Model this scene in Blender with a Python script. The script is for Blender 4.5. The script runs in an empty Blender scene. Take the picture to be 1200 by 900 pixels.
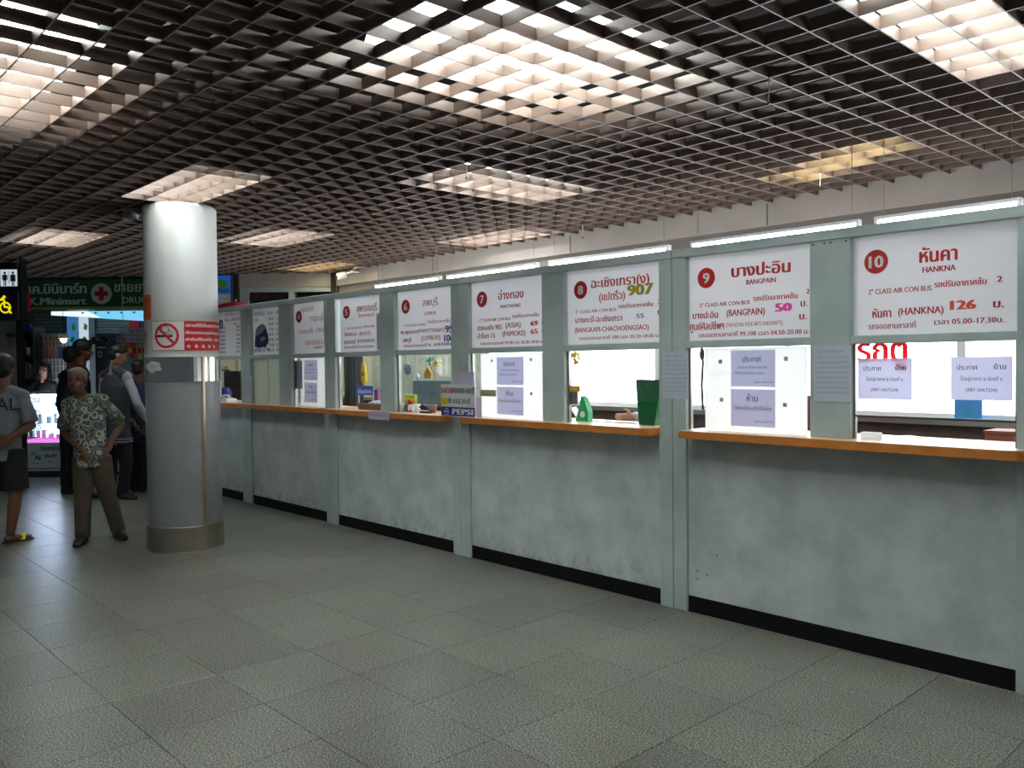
import bpy, math, random
import numpy as np
from mathutils import Vector, Matrix, geometry

SC = bpy.context.scene
COL = SC.collection
PI = math.pi
R_ = math.radians

# ------------------------------------------------------------------ camera
FPX, PITCH, ROLL, YAW = 988.378, R_(-1.36913), R_(-0.59629), R_(43.14453)
D0, H0 = 4.37, 1.55
CAM = Vector((0, -D0, H0))
FW = Vector((-math.cos(YAW), math.sin(YAW), 0))      # level view direction
RT = Vector((math.sin(YAW), math.cos(YAW), 0))       # level right direction
fwd = FW * math.cos(PITCH) + Vector((0, 0, math.sin(PITCH)))
up0 = -FW * math.sin(PITCH) + Vector((0, 0, math.cos(PITCH)))
cr, sr = math.cos(ROLL), math.sin(ROLL)
rt = RT * cr + up0 * sr
up = -RT * sr + up0 * cr
cd = bpy.data.cameras.new('camera')
cd.sensor_fit = 'HORIZONTAL'; cd.sensor_width = 36; cd.lens = FPX * 36 / 1200
cd.clip_start = .05; cd.clip_end = 200
cam = bpy.data.objects.new('camera', cd); COL.objects.link(cam)
cam.matrix_world = Matrix(((rt.x, up.x, -fwd.x, CAM.x), (rt.y, up.y, -fwd.y, CAM.y), (rt.z, up.z, -fwd.z, CAM.z), (0, 0, 0, 1)))
SC.camera = cam

# ------------------------------------------------------------------ world and exposure
w = bpy.data.worlds.new('world'); SC.world = w; w.use_nodes = True
w.node_tree.nodes['Background'].inputs[0].default_value = (.62, .72, .85, 1)
w.node_tree.nodes['Background'].inputs[1].default_value = .10
vs = SC.view_settings
vs.view_transform = 'Standard'; vs.look = 'None'; vs.gamma = 1; vs.exposure = 0
vs.use_curve_mapping = False
TUBE = 54.0        # hall fluorescent tubes
BTUBE = 54.0       # tubes over the ticket windows
PANE = 6.2         # daylight lit frosted rear windows
CASE = 70.0         # shop display case tubes

def ray(u, v):
    x = (u - 600) / FPX; y = -(v - 450) / FPX
    return fwd + rt * x + up * y
def Y(u, v, y=0.0):                       # point of the photo on the plane y = const
    r = ray(u, v); return CAM + r * ((y + D0) / r.y)
def Wp(u, v, f):                          # point of the photo at level distance f
    r = ray(u, v); return CAM + r * (f / (r.x * FW.x + r.y * FW.y))
def FL(f, lat, z=0.0):
    p = CAM + FW * f + RT * lat; return Vector((p.x, p.y, z))
RZ = PI / 2 - YAW                          # yaw of things that face back along the view

# ------------------------------------------------------------------ materials
M = {}
def srgb(c):
    return tuple((x / 12.92 if x <= .04045 else ((x + .055) / 1.055) ** 2.4) for x in [k / 255 for k in c])
def mat(name, c, rough=.5, metal=0, var=.0, scale=8, bump=0, bscale=40, emit=0, trans=0, spec=.5, lin=False):
    if name in M: return M[name]
    m = bpy.data.materials.new(name); m.use_nodes = True; M[name] = m
    nt = m.node_tree; b = nt.nodes['Principled BSDF']
    col = c if lin else srgb(c)
    b.inputs['Base Color'].default_value = (*col, 1); b.inputs['Roughness'].default_value = rough
    b.inputs['Metallic'].default_value = metal; b.inputs['Specular IOR Level'].default_value = spec
    if emit:
        b.inputs['Emission Color'].default_value = (*col, 1); b.inputs['Emission Strength'].default_value = emit
    tc = nt.nodes.new('ShaderNodeTexCoord')
    if var:
        n = nt.nodes.new('ShaderNodeTexNoise'); n.inputs['Scale'].default_value = scale; n.inputs['Detail'].default_value = 5
        nt.links.new(tc.outputs['Object'], n.inputs['Vector'])
        r = nt.nodes.new('ShaderNodeValToRGB'); r.color_ramp.elements[0].position = .3; r.color_ramp.elements[1].position = .7
        r.color_ramp.elements[0].color = (*[x * (1 - var) for x in col], 1); r.color_ramp.elements[1].color = (*[min(1, x * (1 + var * .6)) for x in col], 1)
        nt.links.new(n.outputs[0], r.inputs[0]); nt.links.new(r.outputs[0], b.inputs['Base Color'])
    if bump:
        n2 = nt.nodes.new('ShaderNodeTexNoise'); n2.inputs['Scale'].default_value = bscale; n2.inputs['Detail'].default_value = 3
        nt.links.new(tc.outputs['Object'], n2.inputs['Vector'])
        bp = nt.nodes.new('ShaderNodeBump'); bp.inputs['Strength'].default_value = bump; bp.inputs['Distance'].default_value = .01
        nt.links.new(n2.outputs[0], bp.inputs['Height']); nt.links.new(bp.outputs[0], b.inputs['Normal'])
    if trans:
        out = nt.nodes['Material Output']; t = nt.nodes.new('ShaderNodeBsdfTranslucent'); t.inputs[0].default_value = (*col, 1)
        mx = nt.nodes.new('ShaderNodeMixShader'); mx.inputs[0].default_value = trans
        nt.links.new(b.outputs[0], mx.inputs[1]); nt.links.new(t.outputs[0], mx.inputs[2]); nt.links.new(mx.outputs[0], out.inputs[0])
    return m
def emis(name, c, s):
    if name in M: return M[name]
    m = bpy.data.materials.new(name); m.use_nodes = True; M[name] = m
    nt = m.node_tree; nt.nodes.clear(); o = nt.nodes.new('ShaderNodeOutputMaterial'); e = nt.nodes.new('ShaderNodeEmission')
    e.inputs[0].default_value = (*srgb(c), 1); e.inputs[1].default_value = s; nt.links.new(e.outputs[0], o.inputs[0]); return m
def glassmat(name, tint=(250, 252, 252), gloss=.08, rough=.03):
    m = bpy.data.materials.new(name); m.use_nodes = True; M[name] = m
    nt = m.node_tree; nt.nodes.clear(); o = nt.nodes.new('ShaderNodeOutputMaterial')
    t = nt.nodes.new('ShaderNodeBsdfTransparent'); t.inputs[0].default_value = (*srgb(tint), 1)
    g = nt.nodes.new('ShaderNodeBsdfGlossy'); g.inputs['Roughness'].default_value = rough
    mx = nt.nodes.new('ShaderNodeMixShader'); mx.inputs[0].default_value = gloss
    nt.links.new(t.outputs[0], mx.inputs[1]); nt.links.new(g.outputs[0], mx.inputs[2]); nt.links.new(mx.outputs[0], o.inputs[0]); return m

mat('frame', (174, 188, 186), .45, var=.10, scale=5, bump=.05)
mat('seam', (60, 66, 66), .7)
mat('skirt', (8, 8, 9), .7, var=.3, scale=10, spec=.2)
mat('wood', (196, 122, 52), .35, var=.16, scale=14)
mat('red_film', (225, 30, 40), .5, trans=.6)
mat('sign_white', (232, 232, 234), .3, var=.03, scale=3, trans=.38)
mat('board_white', (246, 246, 246), .35, trans=.8)
mat('paper', (222, 222, 238), .8, var=.03, scale=12, trans=.75)
mat('paper_lilac', (190, 182, 208), .8, var=.03, scale=12)
mat('paper_blue', (188, 198, 210), .8, var=.05, scale=16)
mat('red', (190, 28, 30), .5); mat('dred', (165, 30, 38), .6); mat('ink', (70, 70, 84), .7); mat('black', (12, 12, 14), .5)
mat('blue', (40, 50, 140), .5); mat('green', (20, 92, 48), .5); mat('yellow', (225, 205, 40), .5); mat('white', (235, 235, 235), .5)
mat('orange', (206, 104, 44), .6); mat('pink', (240, 80, 170), .5); mat('gold', (150, 140, 20), .5); mat('orange_red', (226, 84, 66), .5)
mat('teal', (60, 150, 140), .5); mat('greyplastic', (120, 124, 128), .4, var=.1); mat('dkgrey', (45, 47, 50), .5, var=.15)
mat('chrome', (190, 186, 180), .22, metal=1); mat('steel', (150, 148, 142), .3, metal=1, var=.12, scale=6)
mat('laminate', (128, 130, 132), .32, var=.05, scale=40); mat('plaster', (205, 207, 204), .5, var=.05, scale=4)
mat('beam', (176, 166, 158), .75, var=.10, scale=3); mat('beam_shaded', (120, 112, 106), .8, var=.1, scale=3)
mat('darkslab', (26, 27, 28), .9, var=.3, scale=3)
mat('fin', (106, 88, 78), .5, var=.12, scale=9)
mat('brown', (62, 44, 36), .5, var=.2, scale=8); mat('ivory', (212, 208, 188), .6, var=.07, scale=3)
mat('frost', (206, 214, 204), .5, var=.06, scale=4, trans=.5)
mat('housing', (225, 228, 228), .35)
emis('tube', (242, 250, 248), TUBE); emis('tube_warm', (255, 246, 190), TUBE * .6); emis('tube_booth', (245, 250, 255), BTUBE)
emis('case_glow', (212, 228, 255), 12); emis('pane', (248, 250, 255), PANE); emis('tube_case', (205, 222, 255), CASE); emis('bulb', (255, 214, 160), 14)
glassmat('glass')

# granite floor
def granite():
    m = bpy.data.materials.new('granite'); m.use_nodes = True; M['granite'] = m
    nt = m.node_tree; b = nt.nodes['Principled BSDF']; L = nt.links.new
    geo = nt.nodes.new('ShaderNodeNewGeometry')
    n1 = nt.nodes.new('ShaderNodeTexNoise'); n1.inputs['Scale'].default_value = 125; n1.inputs['Detail'].default_value = 3; n1.inputs['Roughness'].default_value = .75
    n2 = nt.nodes.new('ShaderNodeTexNoise'); n2.inputs['Scale'].default_value = 1.6; n2.inputs['Detail'].default_value = 4
    L(geo.outputs['Position'], n1.inputs['Vector']); L(geo.outputs['Position'], n2.inputs['Vector'])
    r1 = nt.nodes.new('ShaderNodeValToRGB'); e = r1.color_ramp.elements
    e[0].position = .41; e[0].color = (.026, .03, .028, 1); e[1].position = .60; e[1].color = (.42, .405, .32, 1)
    k = e.new(.5); k.color = (.108, .116, .102, 1)
    L(n1.outputs[0], r1.inputs[0])
    oi = nt.nodes.new('ShaderNodeObjectInfo')
    mr = nt.nodes.new('ShaderNodeMapRange'); mr.inputs['To Min'].default_value = .86; mr.inputs['To Max'].default_value = 1.12
    L(oi.outputs['Random'], mr.inputs['Value'])
    mr2 = nt.nodes.new('ShaderNodeMapRange'); mr2.inputs['From Min'].default_value = .3; mr2.inputs['From Max'].default_value = .7; mr2.inputs['To Min'].default_value = .84; mr2.inputs['To Max'].default_value = 1.12
    L(n2.outputs[0], mr2.inputs['Value'])
    mu = nt.nodes.new('ShaderNodeMath'); mu.operation = 'MULTIPLY'; L(mr.outputs[0], mu.inputs[0]); L(mr2.outputs[0], mu.inputs[1])
    vm = nt.nodes.new('ShaderNodeVectorMath'); vm.operation = 'SCALE'; L(r1.outputs[0], vm.inputs[0]); L(mu.outputs[0], vm.inputs['Scale'])
    L(vm.outputs[0], b.inputs['Base Color'])
    rr = nt.nodes.new('ShaderNodeMapRange'); rr.inputs['To Min'].default_value = .29; rr.inputs['To Max'].default_value = .35
    L(n2.outputs[0], rr.inputs['Value']); L(rr.outputs[0], b.inputs['Roughness'])
granite()
mat('grout', (48, 50, 46), .9)

# lower counter panels: pale grey laminate with scuffs above the skirting
def panelmat():
    m = bpy.data.materials.new('panel'); m.use_nodes = True; M['panel'] = m
    nt = m.node_tree; b = nt.nodes['Principled BSDF']; L = nt.links.new
    b.inputs['Roughness'].default_value = .5
    geo = nt.nodes.new('ShaderNodeNewGeometry'); sx = nt.nodes.new('ShaderNodeSeparateXYZ'); L(geo.outputs['Position'], sx.inputs[0])
    mp = nt.nodes.new('ShaderNodeVectorMath'); mp.operation = 'MULTIPLY'; mp.inputs[1].default_value = (1, 1, .6); L(geo.outputs['Position'], mp.inputs[0])
    n = nt.nodes.new('ShaderNodeTexNoise'); n.inputs['Scale'].default_value = 13; n.inputs['Detail'].default_value = 9; n.inputs['Roughness'].default_value = .7
    L(mp.outputs[0], n.inputs['Vector'])
    n2 = nt.nodes.new('ShaderNodeTexNoise'); n2.inputs['Scale'].default_value = 3.2; n2.inputs['Detail'].default_value = 7; n2.inputs['Roughness'].default_value = .65
    L(geo.outputs['Position'], n2.inputs['Vector'])
    hz = nt.nodes.new('ShaderNodeMapRange'); hz.inputs['From Min'].default_value = .10; hz.inputs['From Max'].default_value = .34; hz.inputs['To Min'].default_value = .12; hz.inputs['To Max'].default_value = -.10
    L(sx.outputs[2], hz.inputs['Value'])
    ad = nt.nodes.new('ShaderNodeMath'); ad.operation = 'ADD'; L(n.outputs[0], ad.inputs[0]); L(hz.outputs[0], ad.inputs[1])
    xr = nt.nodes.new('ShaderNodeMapRange'); xr.inputs['From Min'].default_value = -3.2; xr.inputs['From Max'].default_value = -3.0; xr.inputs['To Min'].default_value = 0; xr.inputs['To Max'].default_value = -.16
    L(sx.outputs[0], xr.inputs['Value'])
    ad2 = nt.nodes.new('ShaderNodeMath'); ad2.operation = 'ADD'; L(ad.outputs[0], ad2.inputs[0]); L(xr.outputs[0], ad2.inputs[1])
    r = nt.nodes.new('ShaderNodeValToRGB'); r.color_ramp.elements[0].position = .58; r.color_ramp.elements[1].position = .95
    r.color_ramp.elements[0].color = (0, 0, 0, 1); r.color_ramp.elements[1].color = (1, 1, 1, 1); L(ad2.outputs[0], r.inputs[0])
    r2 = nt.nodes.new('ShaderNodeValToRGB'); r2.color_ramp.elements[0].position = .35; r2.color_ramp.elements[1].position = .62
    r2.color_ramp.elements[0].color = (*srgb((168, 178, 178)), 1); r2.color_ramp.elements[1].color = (*srgb((196, 205, 204)), 1); L(n2.outputs[0], r2.inputs[0])
    mx = nt.nodes.new('ShaderNodeMix'); mx.data_type = 'RGBA'; L(r.outputs[0], mx.inputs[0]); L(r2.outputs[0], mx.inputs[6]); mx.inputs[7].default_value = (*srgb((82, 76, 70)), 1)
    L(mx.outputs[2], b.inputs['Base Color'])
panelmat()

# ------------------------------------------------------------------ mesh helpers
class MB:
    def __init__(s): s.v = []; s.f = []; s.smooth = False
    def add(s, vs_, fs):
        o = len(s.v); s.v += [tuple(p) for p in vs_]; s.f += [tuple(i + o for i in f) for f in fs]; return s
    def box(s, x0, x1, y0, y1, z0, z1):
        x0, x1 = min(x0, x1), max(x0, x1); y0, y1 = min(y0, y1), max(y0, y1); z0, z1 = min(z0, z1), max(z0, z1)
        return s.add([(x0, y0, z0), (x1, y0, z0), (x1, y1, z0), (x0, y1, z0), (x0, y0, z1), (x1, y0, z1), (x1, y1, z1), (x0, y1, z1)],
                     [(0, 3, 2, 1), (4, 5, 6, 7), (0, 1, 5, 4), (1, 2, 6, 5), (2, 3, 7, 6), (3, 0, 4, 7)])
    def bbox(s, x0, x1, y0, y1, z0, z1, b=.004):          # box with chamfered vertical and horizontal edges
        x0, x1 = min(x0, x1), max(x0, x1); y0, y1 = min(y0, y1), max(y0, y1); z0, z1 = min(z0, z1), max(z0, z1)
        def ring(e, z): return [(x0 + e + b, y0 + e, z), (x1 - e - b, y0 + e, z), (x1 - e, y0 + e + b, z), (x1 - e, y1 - e - b, z), (x1 - e - b, y1 - e, z), (x0 + e + b, y1 - e, z), (x0 + e, y1 - e - b, z), (x0 + e, y0 + e + b, z)]
        vs_ = ring(b, z0) + ring(0, z0 + b) + ring(0, z1 - b) + ring(b, z1); fs = [tuple(range(7, -1, -1)), tuple(range(24, 32))]
        for k in range(3):
            for i in range(8): fs.append((k * 8 + i, k * 8 + (i + 1) % 8, k * 8 + 8 + (i + 1) % 8, k * 8 + 8 + i))
        return s.add(vs_, fs)
    def cyl(s, p0, p1, r0, r1=None, seg=16, cap=True):
        return s.tube([p0, p1], [r0, r0 if r1 is None else r1], seg, cap)
    def tube(s, pts, rad, seg=10, cap=True, side=None):
        pts = [Vector(p) for p in pts]; n = len(pts); vs_ = []; fs = []
        ref = Vector(side) if side is not None else None
        for i, p in enumerate(pts):
            t = (pts[min(i + 1, n - 1)] - pts[max(i - 1, 0)]).normalized()
            a = ref if ref is not None else (Vector((0, 0, 1)) if abs(t.z) < .9 else Vector((1, 0, 0)))
            a = (a - t * a.dot(t)).normalized(); bb = t.cross(a)
            if ref is None: ref = a
            r = rad[i] if hasattr(rad, '__len__') else rad
            ra, rb = r if hasattr(r, '__len__') else (r, r)
            for k in range(seg):
                an = 2 * PI * k / seg; vs_.append(p + a * (ra * math.cos(an)) + bb * (rb * math.sin(an)))
        for i in range(n - 1):
            for k in range(seg): fs.append((i * seg + k, i * seg + (k + 1) % seg, (i + 1) * seg + (k + 1) % seg, (i + 1) * seg + k))
        if cap: fs.append(tuple(range(seg - 1, -1, -1))); fs.append(tuple((n - 1) * seg + k for k in range(seg)))
        return s.add(vs_, fs)
    def ell(s, c, r, seg=14, rings=9, M3=None):
        c = Vector(c); vs_ = []; fs = []
        for i in range(1, rings):
            th = PI * i / rings
            for k in range(seg):
                ph = 2 * PI * k / seg
                q = Vector((r[0] * math.sin(th) * math.cos(ph), r[1] * math.sin(th) * math.sin(ph), r[2] * math.cos(th)))
                vs_.append(c + (M3 @ q if M3 else q))
        t = Vector((0, 0, r[2])); vs_.append(c + (M3 @ t if M3 else t)); vs_.append(c - (M3 @ t if M3 else t)); a = len(vs_) - 2
        for i in range(rings - 2):
            for k in range(seg): fs.append((i * seg + k, (i + 1) * seg + k, (i + 1) * seg + (k + 1) % seg, i * seg + (k + 1) % seg))
        for k in range(seg): fs.append((a, k, (k + 1) % seg)); fs.append((a + 1, (rings - 2) * seg + (k + 1) % seg, (rings - 2) * seg + k))
        return s.add(vs_, fs)
    def lathe(s, prof, c=(0, 0, 0), seg=32, a0=0, a1=2 * PI, closed=True):
        m = len(prof); vs_ = []; fs = []; n = seg if closed else seg + 1
        for k in range(n):
            an = a0 + (a1 - a0) * k / seg
            for (r, z) in prof: vs_.append((c[0] + r * math.cos(an), c[1] + r * math.sin(an), c[2] + z))
        for k in range(seg):
            k2 = (k + 1) % n if closed else k + 1
            for i in range(m - 1): fs.append((k * m + i, k2 * m + i, k2 * m + i + 1, k * m + i + 1))
        return s.add(vs_, fs)
    def prism(s, poly, y0, y1):                            # polygon in x,z extruded along y
        n = len(poly); vs_ = [(x, y0, z) for x, z in poly] + [(x, y1, z) for x, z in poly]
        fs = [tuple(range(n - 1, -1, -1)), tuple(range(n, 2 * n))] + [(i, (i + 1) % n, n + (i + 1) % n, n + i) for i in range(n)]
        return s.add(vs_, fs)
    def shift(s, d): s.v = [(x - d[0], y - d[1], z - d[2]) for x, y, z in s.v]; return s
    def build(s, name, m, parent=None, smooth=False):
        me = bpy.data.meshes.new(name); me.from_pydata(s.v, [], s.f); me.update()
        if smooth: me.polygons.foreach_set('use_smooth', [True] * len(me.polygons))
        o = bpy.data.objects.new(name, me); COL.objects.link(o)
        if m: me.materials.append(M[m] if isinstance(m, str) else m)
        if parent: o.parent = parent
        return o
def tag(o, label=None, cat=None, group=None, kind=None):
    if label: o['label'] = label
    if cat: o['category'] = cat
    if group: o['group'] = group
    if kind: o['kind'] = kind
    return o
def thing(name, label, cat, loc=(0, 0, 0), rz=0, group=None):
    o = bpy.data.objects.new(name, None); o.empty_display_size = .1; COL.objects.link(o); o.location = loc; o.rotation_euler = (0, 0, rz)
    return tag(o, label, cat, group)
def solo(mb, name, m, label, cat, loc=(0, 0, 0), rz=0, group=None, smooth=False):
    o = mb.build(name, m, smooth=smooth); o.location = loc; o.rotation_euler = (0, 0, rz); return tag(o, label, cat, group)
def struct(name, mb, m):
    o = mb.build(name, m); return tag(o, kind='structure')
def sroot(name, loc=(0, 0, 0)):
    o = bpy.data.objects.new(name, None); COL.objects.link(o); o.location = loc; return tag(o, kind='structure')
def copy_tree(o, parent=None):
    c = o.copy(); COL.objects.link(c)
    if parent: c.parent = parent
    for ch in list(o.children): copy_tree(ch, c)
    return c

# lettering: outlines of a text, filled by winding number
TC = bpy.data.curves.new('lettering_source', 'FONT'); TC.fill_mode = 'NONE'; TC.resolution_u = 2
TO = bpy.data.objects.new('lettering_source', TC); COL.objects.link(TO)
TCACHE = {}
def glyphs(s, bold=0.0):
    key = (s, round(bold, 3)); bold = key[1]
    if key in TCACHE: return TCACHE[key]
    TC.body = s; dg = bpy.context.evaluated_depsgraph_get(); dg.update()
    me = bpy.data.meshes.new_from_object(TO.evaluated_get(dg))
    n = len(me.vertices); co = np.zeros(n * 3); me.vertices.foreach_get('co', co); co = co.reshape(-1, 3)[:, :2]
    ed = [tuple(e.vertices) for e in me.edges]; bpy.data.meshes.remove(me)
    if not ed: TCACHE[key] = ([], [], 1); return TCACHE[key]
    if bold:
        e0 = list(ed); c0 = co; ks = (-1, 0, 1); co = np.concatenate([c0 + np.array([k * bold, (.35 * bold if k == 0 else 0) ]) for k in ks]); ed = [(a + n * i, b + n * i) for i in range(3) for a, b in e0]; n = n * 3
    v2, e2, f2, _, _, _ = geometry.delaunay_2d_cdt([Vector(p) for p in co], ed, [], 0, 1e-5)
    V = np.array([tuple(p) for p in v2]); F = [f for f in f2]
    C = np.array([V[list(f)].mean(0) for f in F])
    # orient edges along their loops
    nxt = {}
    A = []; B = []
    adj = {}
    for a, b in ed: adj.setdefault(a, []).append(b); adj.setdefault(b, []).append(a)
    seen = set()
    for a in range(n):
        if a in seen or a not in adj: continue
        loop = [a]; seen.add(a); cur = a; prev = None
        while True:
            cand = [b for b in adj[cur] if b not in seen]
            if prev is None and len(cand) > 1: cand = sorted(cand)      # a loop is stored in order: a, a+1, ...
            if not cand: break
            prev = cur; cur = cand[0]; seen.add(cur); loop.append(cur)
        A += loop; B += loop[1:] + loop[:1]
    a = co[A]; b = co[B]; wn = np.zeros(len(C))
    for i0 in range(0, len(C), 400):
        c = C[i0:i0 + 400, None, :]
        cr_ = (b[None, :, 0] - a[None, :, 0]) * (c[:, :, 1] - a[None, :, 1]) - (c[:, :, 0] - a[None, :, 0]) * (b[None, :, 1] - a[None, :, 1])
        upm = (a[None, :, 1] <= c[:, :, 1]) & (b[None, :, 1] > c[:, :, 1]) & (cr_ > 0)
        dn = (a[None, :, 1] > c[:, :, 1]) & (b[None, :, 1] <= c[:, :, 1]) & (cr_ < 0)
        wn[i0:i0 + 400] = upm.sum(1) - dn.sum(1)
    F = [f for f, q in zip(F, wn) if q != 0]
    used = sorted({i for f in F for i in f}); mp = {i: k for k, i in enumerate(used)}
    V = V[used]; F = [tuple(mp[i] for i in f) for f in F]
    V[:, 0] -= V[:, 0].min(); TCACHE[key] = (V, F, V[:, 0].max()); return TCACHE[key]
def letter(parent, items, y=-.001, wrap=None, name='lettering'):
    """items: (text, x0, x1 or None, baseline z, size, material, bold) in the parent's x,z plane, facing -y"""
    by = {}
    for it in items:
        s, x0, x1, z, size, m = it[:6]; bold = it[6] if len(it) > 6 else 0
        V, F, wd = glyphs(s, bold / size)
        if len(V) == 0: continue
        sx = (x1 - x0) / wd if x1 is not None else size
        mb = by.setdefault(m, MB())
        vs_ = [(x0 + p[0] * sx, y, z + p[1] * size) for p in V]
        if wrap: vs_ = [wrap(q) for q in vs_]
        mb.add(vs_, [f for f in F])
    for m, mb in by.items(): mb.build(name, m, parent)['kind'] = 'stuff'
def disc(mb, cx, cz, r, y, seg=28, r0=0, wrap=None):
    if r0: 
        vs_ = []
        for k in range(seg):
            a = 2 * PI * k / seg; vs_ += [(cx + r * math.cos(a), y, cz + r * math.sin(a)), (cx + r0 * math.cos(a), y, cz + r0 * math.sin(a))]
        fs = [(2 * k, 2 * ((k + 1) % seg), 2 * ((k + 1) % seg) + 1, 2 * k + 1) for k in range(seg)]
    else:
        vs_ = [(cx + r * math.cos(2 * PI * k / seg), y, cz + r * math.sin(2 * PI * k / seg)) for k in range(seg)]; fs = [tuple(range(seg))]
    if wrap: vs_ = [wrap(q) for q in vs_]
    return mb.add(vs_, fs)

# ================================================================== SETTING
CEIL = 2.924; FT = .007; FH = .056; CELX = .207; CELY = .1966
XA0 = -1.615 * .9476; YA0 = (.205 + D0) * .9476 - D0
BY = 2.32                                            # rear wall of the ticket hall
# floor
TS = .508; TX0 = -1.568; TY0 = -.045
floor = struct('floor', MB().box(-19.5, 2.5, -7.6, 6.5, -.12, -.004), 'grout')
cells = []
for i in range(-36, 8):
    for j in range(-15, 13):
        cx, cy = TX0 + (i + .5) * TS, TY0 + (j + .5) * TS
        if cx < -19.4 or cx > 2.4 or cy < -7.5 or cy > 6.3: continue
        d = Vector((cx, cy, 0)) - CAM; f = d.dot(FW); l = d.dot(RT)
        vis = f > 2.6 and abs(l / f) < .66 and not (cy > .35 and f < 13)
        cells.append((0 if vis else 1, f if vis else d.length, cx, cy))
cells.sort()
h = TS / 2 - .0014
tile_mb = MB().bbox(-h, h, -h, h, -.012, 0, .0012)
t0 = tile_mb.build('floor_tile', 'granite', floor); t0.location = (cells[0][2], cells[0][3], 0)
for c in cells[1:300]:
    o = t0.copy(); COL.objects.link(o); o.location = (c[2], c[3], random.uniform(-.0004, .0002))
rest = MB()
for c in cells[300:]: rest.box(c[2] - h, c[2] + h, c[3] - h, c[3] + h, -.012, 0)
o = rest.build('floor_tile', 'granite', floor); o['kind'] = 'stuff'

# ceiling: dark slab above an open egg-crate grille
ceiling = struct('ceiling', MB().box(-19.5, 2.5, -7.6, 6.5, 3.5, 3.62), 'darkslab')
gx0, gx1, gy0, gy1 = -16.2, 1.6, -7.0, BY
sx_mb = MB().box(0, gx1 - gx0, -FT / 2, FT / 2, 0, FH); sy_mb = MB().box(-FT / 2, FT / 2, 0, gy1 - gy0, 0, FH)
first = None
for k in range(-40, 18):
    y = YA0 + k * CELY
    if gy0 < y < gy1 - .02:
        if first is None: first = sx_mb.build('ceiling_slat', 'fin', ceiling); o = first
        else: o = first.copy(); COL.objects.link(o)
        o.location = (gx0, y, CEIL)
first = None
for k in range(-74, 20):
    x = XA0 + k * CELX
    if gx0 < x < gx1:
        if first is None: first = sy_mb.build('ceiling_slat', 'fin', ceiling); o = first
        else: o = first.copy(); COL.objects.link(o)
        o.location = (x, gy0, CEIL + .0005)
# pipes and trays in the plenum
pl = MB()
for yy in (-5.0, -2.1, 1.2): pl.cyl((-16, yy, 3.36), (1.5, yy, 3.36), .035, seg=8)
for xx in (-12, -8.2, -4.4): pl.box(xx - .09, xx + .09, -6.9, 2.2, 3.40, 3.46)
pl.build('pipe', 'dkgrey', ceiling)

# fluorescent fixtures above the grille
def fixture(x, y, along_x, label, warm=False, ln=1.2, n=2, boxed=False, hb=None):
    t = thing('fluorescent_fixture', label, 'ceiling light', (x, y, 2.985 if boxed else 3.04), PI / 2 if not along_x else 0, 'fluorescent fixtures above the grille')
    hw = .11 + .1 * (n - 1); mb = MB(); L2 = ln / 2 + .03
    if boxed:
        hw = hb or CELX - .008; mb.box(-L2, L2, -hw, hw, .16, .17)
        for q in (-1, 1): mb.box(-L2, L2, q * hw - .003, q * hw + .003, 0, .16); mb.box(q * L2 - .003, q * L2 + .003, -hw, hw, 0, .16)
        zt = .11
    else:
        mb.box(-L2, L2, -hw, hw, .085, .10); zt = .045
        for q in (-1, 1):
            mb.add([(-L2, q * hw, .09), (L2, q * hw, .09), (L2, q * (hw + .07), .0), (-L2, q * (hw + .07), .0)], [(0, 1, 2, 3)])
            mb.add([(-L2, q * hw, .096), (L2, q * hw, .096), (L2, q * (hw + .073), .0), (-L2, q * (hw + .073), .0)], [(3, 2, 1, 0)])
    hs = mb.build('housing', 'housing', t)
    for k in range(n):
        yy = (k - (n - 1) / 2) * .2
        MB().cyl((-ln / 2, yy, zt), (ln / 2, yy, zt), .017, seg=8).build('tube', 'tube_warm' if warm else 'tube', hs)
    return t
fixture(-4.72, -3.42, True, 'bright fluorescent fixture above the grille, nearest the upper left corner', n=3)
fixture(-2.88, -1.52, False, 'large glaring fluorescent fixture above the grille, top centre of the picture', n=4)
fixture(-6.45, -1.70, True, 'fluorescent fixture above the grille just over the round column', n=2, boxed=True, hb=.30)
fixture(-4.86, .14, False, 'fluorescent fixture above the grille behind the large central one', n=2, boxed=True, hb=.34)
fixture(-6.86, 1.82, True, 'fluorescent fixture above the grille closest to the white beam', n=2, boxed=True, hb=.30)
fixture(-9.85, -1.75, True, 'fluorescent fixture glimpsed left of the column, toward the shop sign', n=2, boxed=True, hb=.30)
fixture(-8.4, .02, True, 'fluorescent fixture above the grille just right of the column top', n=2, boxed=True, hb=.30)
fixture(-10.4, 1.75, True, 'small yellowish fixture far off by the security camera', warm=True, boxed=True, hb=.26)
fixture(XA0 + CELX, -.45, False, 'fluorescent fixture in the upper right corner above ticket window ten', boxed=True)
fixture(-2.78, 1.36, True, 'yellowish fluorescent fixture above the grille over ticket window ten', warm=True, boxed=True, ln=1.1, hb=.19).rotation_euler = (0, 0, R_(-29))
for (x, y, q) in ((-1.2, -3.9, 'straight above the viewer'), (.6, -1.9, 'beyond the right edge of the picture'), (-3.0, -5.2, 'beyond the upper left corner, nearer one'), (-6.6, -4.6, 'beyond the left edge of the picture')):
    fixture(x, y, True, 'fluorescent fixture above the grille ' + q)

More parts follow.
